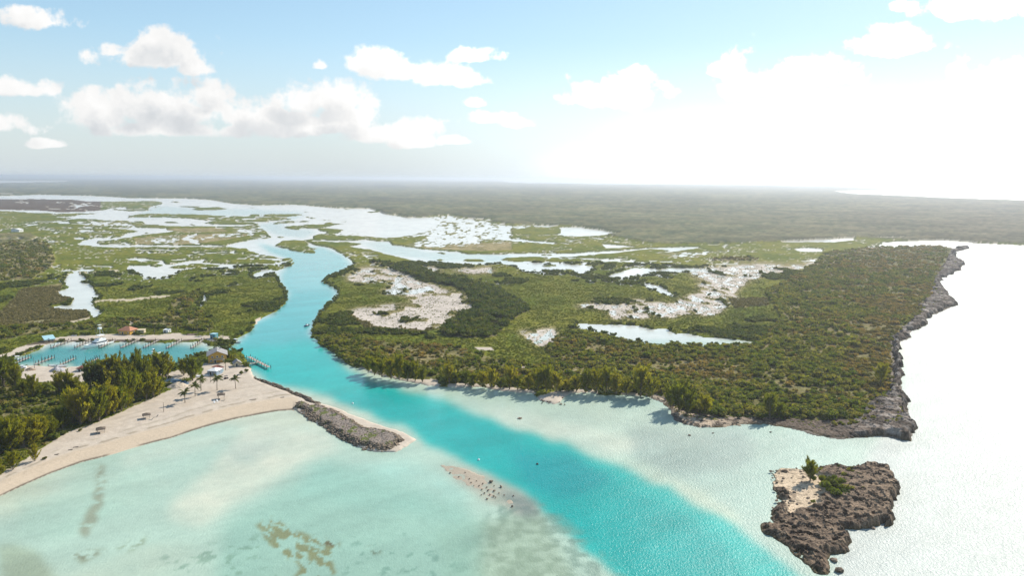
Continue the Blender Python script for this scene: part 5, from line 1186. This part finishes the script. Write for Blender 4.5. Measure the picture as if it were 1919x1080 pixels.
# ------------------------------------------------------------------ docks
pile_me = MB().tube((0, 0, -1.6), (0, 0, 1.0), 0.17, 0.15, 8).mesh('piling', M_pile)
def deck_part(e, p0, p1, wd, z):
    p0 = Vector(p0); p1 = Vector(p1); v = p1 - p0; L_ = v.length; rz = math.atan2(v.y, v.x); m = MB(); k = int(L_ / 0.32); dx_ = L_ / k
    for i in range(k):
        c = p0 + v * ((i + 0.5) / k); m.box((c.x, c.y, z + random.uniform(-0.012, 0.012)), (dx_ * 0.86, wd * random.uniform(0.97, 1.03), 0.07), rz)
    m.build('deck', M_wood, e); s = MB(); n_ = Vector((-v.y, v.x, 0)).normalized() * wd * 0.36
    for sg in (-1, 1):
        c = (p0 + p1) / 2 + n_ * sg; s.box((c.x, c.y, z - 0.16), (L_, 0.14, 0.22), rz)
    s.build('stringer', M_wood, e)
def piles(e, p0, p1, wd, n_, h, jit=0.15, both=True):
    p0 = Vector(p0); p1 = Vector(p1); v = (p1 - p0); nn = Vector((-v.y, v.x, 0)).normalized() * (wd / 2 + 0.16)
    for i in range(n_):
        for sg in ((-1, 1) if both else (1,)):
            c = p0 + v * (i / (n_ - 1)) + nn * sg; o = link('piling', pile_me, e); o.location = (c.x, c.y, 0); o.scale = (1, 1, h * random.uniform(0.85, 1.2))
            o.rotation_euler = (random.uniform(-0.03, 0.03), random.uniform(-0.03, 0.03), 0)
def finger(outer, root, label, n_=6, wd=1.3, h=2.2):
    A = G(*outer); B = G(*root); e = empty('finger_pier', A, 0, label, 'pier', 'finger piers of the marina'); q = B - A
    deck_part(e, (0, 0, 0), q + q.normalized() * 1.0, wd, 0.85); piles(e, (0, 0, 0), q * 0.92, wd, n_, h); return e
for i, (a, b_) in enumerate([((98, 653.5), (134, 640)), ((142, 653), (171, 640)), ((188, 653.5), (216, 640)), ((228, 653.5), (257, 640)), ((271, 653), (296, 640.5)), ((314, 654), (340, 640)), ((360, 654), (382, 638))]):
    nm = ['leftmost timber finger pier on the far marina bank', 'second timber finger pier from the left on the far bank', 'timber finger pier right beside the big white yacht', 'timber finger pier in front of the orange roofed house', 'timber finger pier right of the orange roofed house', 'second last timber pier before the teal hut', 'rightmost finger pier next to the teal hut'][i]
    finger(a, b_, nm)
for i, (a, b_) in enumerate([((56, 672), (27, 684)), ((100, 672.5), (67, 685)), ((140, 674), (114, 686)), ((184.5, 674), (164, 685))]):
    nm = ['leftmost near side finger pier with a white boat on it', 'near side finger pier by the tall mast', 'near side finger pier behind the grey covered heap', 'rightmost near side finger pier half behind the trees'][i]
    finger(a, b_, nm, 6, 1.2, 2.4)
A = G(447, 690); Bq = G(486, 682.5); C1 = G(466, 672.5); C2 = G(504, 692.5)
e = empty('jetty', A, 0, 'pale T shaped timber jetty reaching into the turquoise channel', 'jetty')
deck_part(e, (0, 0, 0), Bq - A, 1.7, 1.15); deck_part(e, C1 - A, C2 - A, 1.9, 1.22); piles(e, (Bq - A) * 0.45, (Bq - A) * 0.95, 1.7, 4, 1.5); piles(e, C1 - A, C2 - A, 1.9, 9, 2.3)

# ------------------------------------------------------------------ boats
def hull(L_, Bm, fb, name, m, e, draft=0.5, sheer=0.5, boot=None):
    rings = []; n_ = 14
    for i in range(n_):
        t = i / (n_ - 1); x = -L_ / 2 + L_ * t; hb = Bm / 2 * (1 - max(0, (t - 0.42) / 0.58) ** 2.3) * (0.92 + 0.08 * min(1, t * 4)); hb = max(hb, 0.03); z1 = fb + sheer * t ** 2.2; kz = -draft * (1 - max(0, (t - 0.75) / 0.25) ** 2) + (z1 * 0.5 * max(0, (t - 0.8) / 0.2) ** 2); xs = x + (0.10 * L_ * max(0, (t - 0.7) / 0.3) ** 2)
        rings.append([(x, 0, kz), (x, hb * 0.72, kz * 0.2), (xs, hb * 0.98, z1 * 0.55), (xs, hb, z1), (xs, hb * 0.88, z1), (xs, hb * 0.86, z1 * 0.72), (xs, -hb * 0.86, z1 * 0.72), (xs, -hb * 0.88, z1), (xs, -hb, z1), (xs, -hb * 0.98, z1 * 0.55), (x, -hb * 0.72, kz * 0.2)])
    h_ = MB().quadstrip(rings, True, True, True).build(name, m, e)
    return h_
def motor(e, x, y, z=0.6):
    o = MB().box((x, y, z + 0.25), (0.45, 0.34, 0.5), 0, (0.7, 0.8)).build('outboard_motor', M_blk, e); MB().box((x - 0.02, y, z - 0.35), (0.18, 0.12, 0.9)).build('lower_unit', M_blk, o)
def console_boat(x, y, yaw, L_, label, ttop=True, z=0.0, hm=None, tower=False):
    p = G(x, y); e = empty('motor_boat', (p.x, p.y, z), yaw, label, 'boat'); Bm = L_ * 0.31
    hull(L_, Bm, 0.75, 'hull', hm or M_gel, e, 0.4, 0.45)
    c = MB().box((0.0, 0, 1.05), (1.1, 0.95, 1.1), 0, (0.75, 0.9)).build('console', M_gel, e); MB().box((0.32, 0, 1.75), (0.05, 0.9, 0.45)).build('windscreen', M_glass, c)
    MB().box((-1.1, 0, 0.85), (0.6, 1.1, 0.55)).build('seat', M_wht, e)
    if ttop:
        for sx_ in (-0.75, 0.6):
            for sy_ in (-0.5, 0.5): MB().tube((sx_, sy_, 0.6), (sx_ * 0.9, sy_, 2.5), 0.035, n=6).build('top_post', M_alu, e)
        MB().box((-0.05, 0, 2.56), (2.3, 1.7, 0.12), 0, (0.94, 0.92)).build('t_top', M_gel, e)
    if tower:
        for sx_ in (-0.55, 0.4):
            for sy_ in (-0.4, 0.4): MB().tube((sx_, sy_, 2.6), (sx_ * 0.6, sy_ * 0.7, 4.0), 0.03, n=6).build('tower_leg', M_alu, e)
        MB().box((-0.05, 0, 4.05), (1.2, 1.0, 0.3), 0, (0.85, 0.85)).build('tower_platform', M_gel, e)
    motor(e, -L_ / 2 - 0.15, -0.3); motor(e, -L_ / 2 - 0.15, 0.3); return e
def skiff(x, y, yaw, L_, label, z=0.0, hm=None, eng=True):
    p = G(x, y); e = empty('skiff', (p.x, p.y, z), yaw, label, 'boat'); hull(L_, L_ * 0.34, 0.55, 'hull', hm or M_gel, e, 0.25, 0.25)
    for t in (-0.25, 0.12): MB().box((L_ * t, 0, 0.42), (0.3, L_ * 0.27, 0.05)).build('bench', M_wood, e)
    if eng: motor(e, -L_ / 2 - 0.1, 0, 0.45)
    return e
# the sport fishing yacht
b0 = G(170, 653); b1 = G(200, 645.5); yaw = math.atan2(b0.y - b1.y, b0.x - b1.x); c = (b0 + b1) / 2
e = empty('sport_fishing_yacht', (c.x, c.y, 0), yaw, 'large white sport fishing yacht with a flybridge and tall tuna tower', 'yacht')
hull(14.5, 4.7, 1.35, 'hull', M_gel, e, 0.7, 1.0); MB().box((-5.6, 0, 1.02), (3.0, 3.7, 0.08)).build('cockpit_deck', M_teak, e)
cb = MB().box((-0.4, 0, 2.15), (6.6, 3.5, 1.75), 0, (0.80, 0.86)).build('cabin', M_gel, e); MB().box((-0.4, 0, 2.35), (6.35, 3.46, 0.62), 0, (0.93, 0.95)).build('window_band', M_glass, cb)
fb_ = MB().box((-1.2, 0, 3.35), (4.6, 3.1, 0.75), 0, (0.9, 0.95)).build('flybridge', M_gel, e); MB().box((-0.6, 0, 3.95), (1.0, 1.4, 0.6)).build('helm', M_wht, fb_)
for sx_ in (-3.0, 0.4):
    for sy_ in (-1.35, 1.35): MB().tube((sx_, sy_, 3.5), (sx_ * 0.8 - 0.4, sy_ * 0.9, 5.6), 0.05, n=6).build('hardtop_post', M_alu, e)
MB().box((-1.4, 0, 5.68), (3.6, 2.7, 0.14), 0, (0.95, 0.95)).build('hardtop', M_gel, e)
for sx_ in (-2.6, -0.2):
    for sy_ in (-1.1, 1.1): MB().tube((sx_, sy_, 5.7), (-1.4 + (sx_ + 1.4) * 0.45, sy_ * 0.5, 9.2), 0.045, n=6).build('tower_leg', M_alu, e)
tw = MB().box((-1.4, 0, 9.3), (1.5, 1.4, 0.9), 0, (1.0, 1.0)).build('tower_station', M_gel, e); MB().box((-1.4, 0, 11.0), (1.5, 1.4, 0.12)).build('sun_top', M_gel, tw)
for sy_ in (-0.55, 0.55): MB().tube((-1.4, sy_, 9.7), (-1.4, sy_, 11.0), 0.04, n=6).build('top_post', M_alu, tw)
for sy_ in (-1, 1): MB().tube((-1.6, sy_ * 1.6, 3.6), (-4.2, sy_ * 3.0, 9.6), 0.04, 0.015, 6).build('outrigger', M_alu, e)
MB().tube((3.0, 0, 2.2), (6.6, 0, 3.0), 0.03, n=6).build('bow_rail', M_alu, e)
e.scale = (1.2, 1.2, 1.2)
console_boat(288, 667, 1.25, 9.0, 'white centre console boat with a small tower moored behind the trees', tower=True)
console_boat(303, 680, 1.0, 10.0, 'wide white motor boat moored just left of the house point', ttop=True)
console_boat(349, 681, 0.4, 6.0, 'small white boat by the bushes left of the yellow house', ttop=False)
console_boat(442, 643, -0.35, 7.0, 'white boat with a flat canopy tied at the north marina point')
console_boat(33, 676, 0.55, 8.0, 'white motor boat beside the leftmost near side pier')
console_boat(574.5, 612, -1.9, 5.2, 'small dark motor boat under way up the channel', ttop=False, hm=M_hullblue)
skiff(99, 687.5, 0.1, 4.6, 'white skiff at the marina edge left of the grey heap', 0.25); skiff(117, 688, 0.15, 5.4, 'larger white skiff at the marina edge above the grey heap', 0.25); skiff(161, 688, 0.1, 4.8, 'white skiff near the brown roofed hut', 0.25); skiff(196, 689, 0.2, 4.4, 'pale skiff half hidden by the marina trees', 0.25)
skiff(380, 708, 0.15, 6.5, 'white boat pulled up on the sand beside the grey blue shed', 0.55, None, False); skiff(360, 630, 0.1, 6.0, 'faded pink boat hull lying on the far marina bank', 0.6, M_pink, False); skiff(139, 632, 0.0, 3.2, 'tiny white dinghy on the sand under the north bank bushes', 0.6, None, False)

# ------------------------------------------------------------------ beach things
def palapa(x, y, wd, h, label, yaw=0.5):
    p = G(x, y); e = empty('thatch_umbrella', (p.x, p.y, 0.45), yaw, label, 'beach shelter'); a = wd / 2; t = 0.16
    ap = (0, 0, h + wd * 0.24); cs = [(-a, -a, h), (a, -a, h), (a, a, h), (-a, a, h)]
    for i in range(4):
        MB().slab([cs[i], cs[(i + 1) % 4], ap], t).build('thatch_slope', M_thatch, e)
    for sx_ in (-1, 1):
        for sy_ in (-1, 1): MB().tube((sx_ * a * 0.72, sy_ * a * 0.72, -0.5), (sx_ * a * 0.72, sy_ * a * 0.72, h + 0.25), 0.08, n=6).build('post', M_wood, e)
    for k in (-1, 1): MB().box((0, k * a * 0.72, h - 0.05), (wd * 0.74, 0.1, 0.1)).build('beam', M_wood, e)
palapa(189.5, 814, 3.5, 1.9, 'leftmost square thatched shelter alone on the beach'); palapa(275, 787, 3.3, 1.9, 'middle thatched shelter on the sand with loungers beside it'); palapa(415, 750, 3.6, 2.3, 'right hand thatched shelter below the palms', 0.35)
def lounger(x, y, yaw, label, m=None):
    p = G(x, y); e = empty('beach_lounger', (p.x, p.y, 0.5), yaw, label, 'lounger'); m = m or M_wood
    MB().box((0, 0, 0.32), (1.3, 0.62, 0.07)).build('seat', m, e)
    MB().slab([(0.6, -0.31, 0.34), (0.6, 0.31, 0.34), (1.15, 0.31, 0.95), (1.15, -0.31, 0.95)], 0.06).build('backrest', m, e)
    for sx_ in (-0.55, 0.5):
        for sy_ in (-0.26, 0.26): MB().box((sx_, sy_, 0.12), (0.07, 0.07, 0.38)).build('leg', m, e)
lounger(283, 790, 0.6, 'weathered lounger right of the middle thatched shelter'); lounger(292, 785, 0.9, 'farther weathered lounger right of the middle shelter'); lounger(408, 756, 2.2, 'pale lounger in front of the right hand shelter', M_wht); lounger(402, 758, 2.0, 'white lounger at the shadow of the right hand shelter', M_wht); lounger(418, 754, 0.4, 'lounger under the right hand shelter')
def pole(name, x, y, hpx, label, r=0.11, cat='pole', bend=0.0, m=None):
    p = G(x, y); h = hpx * mpp(x, y); e = empty(name, (p.x, p.y, 0.3), 0, label, cat)
    MB().path([(bend * t * h * math.sin(3 * t), 0, h * t - 0.4 * (t == 0)) for t in np.linspace(0, 1, 6)], list(np.linspace(r, r * 0.6, 6)), 7).build('shaft', m or M_pile, e); return e, h
pole('dead_palm_trunk', 307, 775, 20, 'bare dead palm trunk standing alone on the beach', 0.13, 'tree trunk', 0.06, M_bark)
for (x, y, h, lab) in [(394.5, 719, 22, 'dark utility pole in front of the grey blue shed'), (403.5, 704, 17, 'thin dark pole at the corner of the white roofed shed'), (65, 693, 23, 'tall dark mast above the earth heap in the marina yard'), (79, 684, 18, 'dark mooring pole by the second near side pier'), (161.5, 684, 16, 'dark mooring pole by the rightmost near side pier')]:
    e, hh_ = pole('utility_pole', x, y, h, lab)
    if y > 700: MB().box((0, 0, hh_ - 0.4), (1.5, 0.1, 0.12)).build('crossarm', M_pile, e)
pole('marker_post', 479.5, 712, 7, 'short dark post at the start of the rock edged spit', 0.1, 'post')
def heap(x, y, wd, dp, h, m, label, seed, cat='heap', name='earth_heap'):
    p = G(x, y); n_ = 26; xs_ = np.linspace(-1, 1, n_); XX, YY = np.meshgrid(xs_, xs_); r = np.hypot(XX, YY)
    Z = np.clip(1 - r ** 1.6, -0.1, 1) * h * (0.55 + 0.9 * fbm(XX * 2.2 + seed, YY * 2.2, seed)) + 0.25 * (fbm(XX * 9, YY * 9 + seed, seed + 5) - 0.5) * (r < 0.95)
    Z = np.where(r > 0.98, -0.5, Z)
    me = grid_mesh(name, (XX * wd / 2)[::-1], (YY * dp / 2)[::-1], Z[::-1], np.zeros(XX.shape + (3,))); me.materials.append(m)
    for f_ in me.polygons: f_.use_smooth = False
    o = link(name, me); o.location = (p.x, p.y, 0.45); tag(o, label, cat)
heap(108, 697, 8.5, 8, 2.2, M_tarp, 'grey covered heap on the sand of the marina yard', 3); heap(57, 696, 6.5, 5, 1.3, M_earth, 'brown earth heap at the foot of the dark mast', 7)
heap(333, 727, 11, 9, 2.0, M_sandheap, 'large sandy heap behind the beach palms', 11); heap(323, 717, 12, 7, 1.3, M_bluet, 'dark blue green covered heap behind the sandy heap', 15); heap(346, 722, 5, 5, 1.6, M_bluet, 'blue tarpaulin heap beside the casuarina', 19); heap(300, 709, 8, 5, 1.0, M_earth, 'rusty earth bank behind the heaps', 23)
# golf cart by the sheds
p = G(424, 713); e = empty('golf_cart', (p.x, p.y, 0.5), 0.8, 'little dark golf cart parked on the sand below the sheds', 'cart')
MB().box((0, 0, 0.55), (2.2, 1.1, 0.45), 0, (0.9, 0.92)).build('body', M_blk, e); MB().box((-0.1, 0, 1.85), (1.7, 1.15, 0.08)).build('roof', M_dark, e); MB().box((-0.35, 0, 0.95), (0.5, 1.0, 0.4)).build('seat', M_brn, e)
for sx_ in (-0.7, 0.7):
    for sy_ in (-0.5, 0.5):
        MB().tube((sx_, sy_ - 0.08, 0.25), (sx_, sy_ + 0.08, 0.25), 0.25, n=10).build('wheel', M_blk, e); MB().tube((sx_ * 0.95, sy_ * 0.95, 0.7), (sx_ * 0.9, sy_ * 0.95, 1.85), 0.03, n=6).build('roof_post', M_blk, e)
p = G(40, 693); e = empty('pickup_truck', (p.x, p.y, 0.5), 0.3, 'white pickup truck parked under the leftmost casuarinas', 'truck')
bd = MB().box((0, 0, 0.75), (5.0, 1.8, 0.7), 0, (0.98, 0.94)).build('body', M_gel, e); MB().box((0.35, 0, 1.4), (1.9, 1.65, 0.65), 0, (0.75, 0.85)).build('cab', M_gel, e); MB().box((0.35, 0, 1.42), (1.93, 1.67, 0.40), 0, (0.80, 0.90)).build('windows', M_glass, e)
MB().box((-1.55, 0, 1.12), (1.7, 1.5, 0.06)).build('bed', M_blk, e)
for sx_ in (-1.55, 1.55):
    for sy_ in (-0.8, 0.8):
        w__ = MB().tube((sx_, sy_ - 0.12, 0.36), (sx_, sy_ + 0.12, 0.36), 0.36, n=12).build('wheel', M_blk, e); MB().tube((sx_, sy_ - 0.13, 0.36), (sx_, sy_ + 0.13, 0.36), 0.18, n=10).build('rim', M_alu, w__)
def buoy(x, y, m, label):
    p = G(x, y); e = empty('channel_buoy', (p.x, p.y, 0), 0, label, 'buoy')
    rings = [[(r * math.cos(t), r * math.sin(t), z) for t in [k * 0.628 for k in range(10)]] for r, z in ((0.25, -0.4), (0.62, -0.1), (0.66, 0.25), (0.45, 0.6), (0.12, 0.8))]
    e.scale = (0.7, 0.7, 0.7); MB().quadstrip(rings, True, True, True).build('float', m, e); MB().tube((0, 0, 0.75), (0, 0, 1.5), 0.05, n=6).build('staff', m, e)
buoy(1007, 871, M_blk, 'dark mooring buoy in the middle of the turquoise channel'); buoy(897, 863, M_wht, 'white buoy near the sandbar side of the channel'); buoy(661, 757, M_wht, 'white buoy in the channel beside the breakwater')
def plank(x, y, label, w_=2.6, rz=0.2):
    p = G(x, y); o = MB().box((0, 0, 0.05), (w_, 0.8, 0.22), 0, (0.9, 0.7)).box((0.2, 0.5, 0.05), (w_ * 0.6, 0.3, 0.16), 0.2).build('driftwood', M_pile); o.location = (p.x, p.y, 0.6); o.rotation_euler.z = rz; tag(o, label, 'driftwood')
plank(474, 752, 'dark driftwood log on the sand above the spit', 3.2); plank(142, 842, 'dark driftwood piece below the leftmost shelter', 2.0); plank(132, 847, 'second driftwood piece lower on the beach', 1.6); plank(106, 856, 'third small driftwood piece towards the left beach', 1.4); plank(529, 748, 'driftwood lump where beach meets the rocks', 2.0)

# ------------------------------------------------------------------ the hazy air
m_hz = bpy.data.materials.new('haze_air'); m_hz.use_nodes = True; n = NT(m_hz.node_tree); n.n.clear()
pv = n.add('ShaderNodeVolumePrincipled'); pv.inputs['Color'].default_value = (0.86, 0.92, 1.0, 1); pv.inputs['Density'].default_value = 1.1e-4; pv.inputs['Anisotropy'].default_value = 0.5
om = n.add('ShaderNodeOutputMaterial'); n.l.new(pv.outputs[0], om.inputs['Volume'])
hb = MB().box((0, 60000 - 4000, 59.0), (400000, 128000, 122.0)); hz_o = hb.build('haze', m_hz, None, kind='stuff', label='thin pale sea haze over the flats')
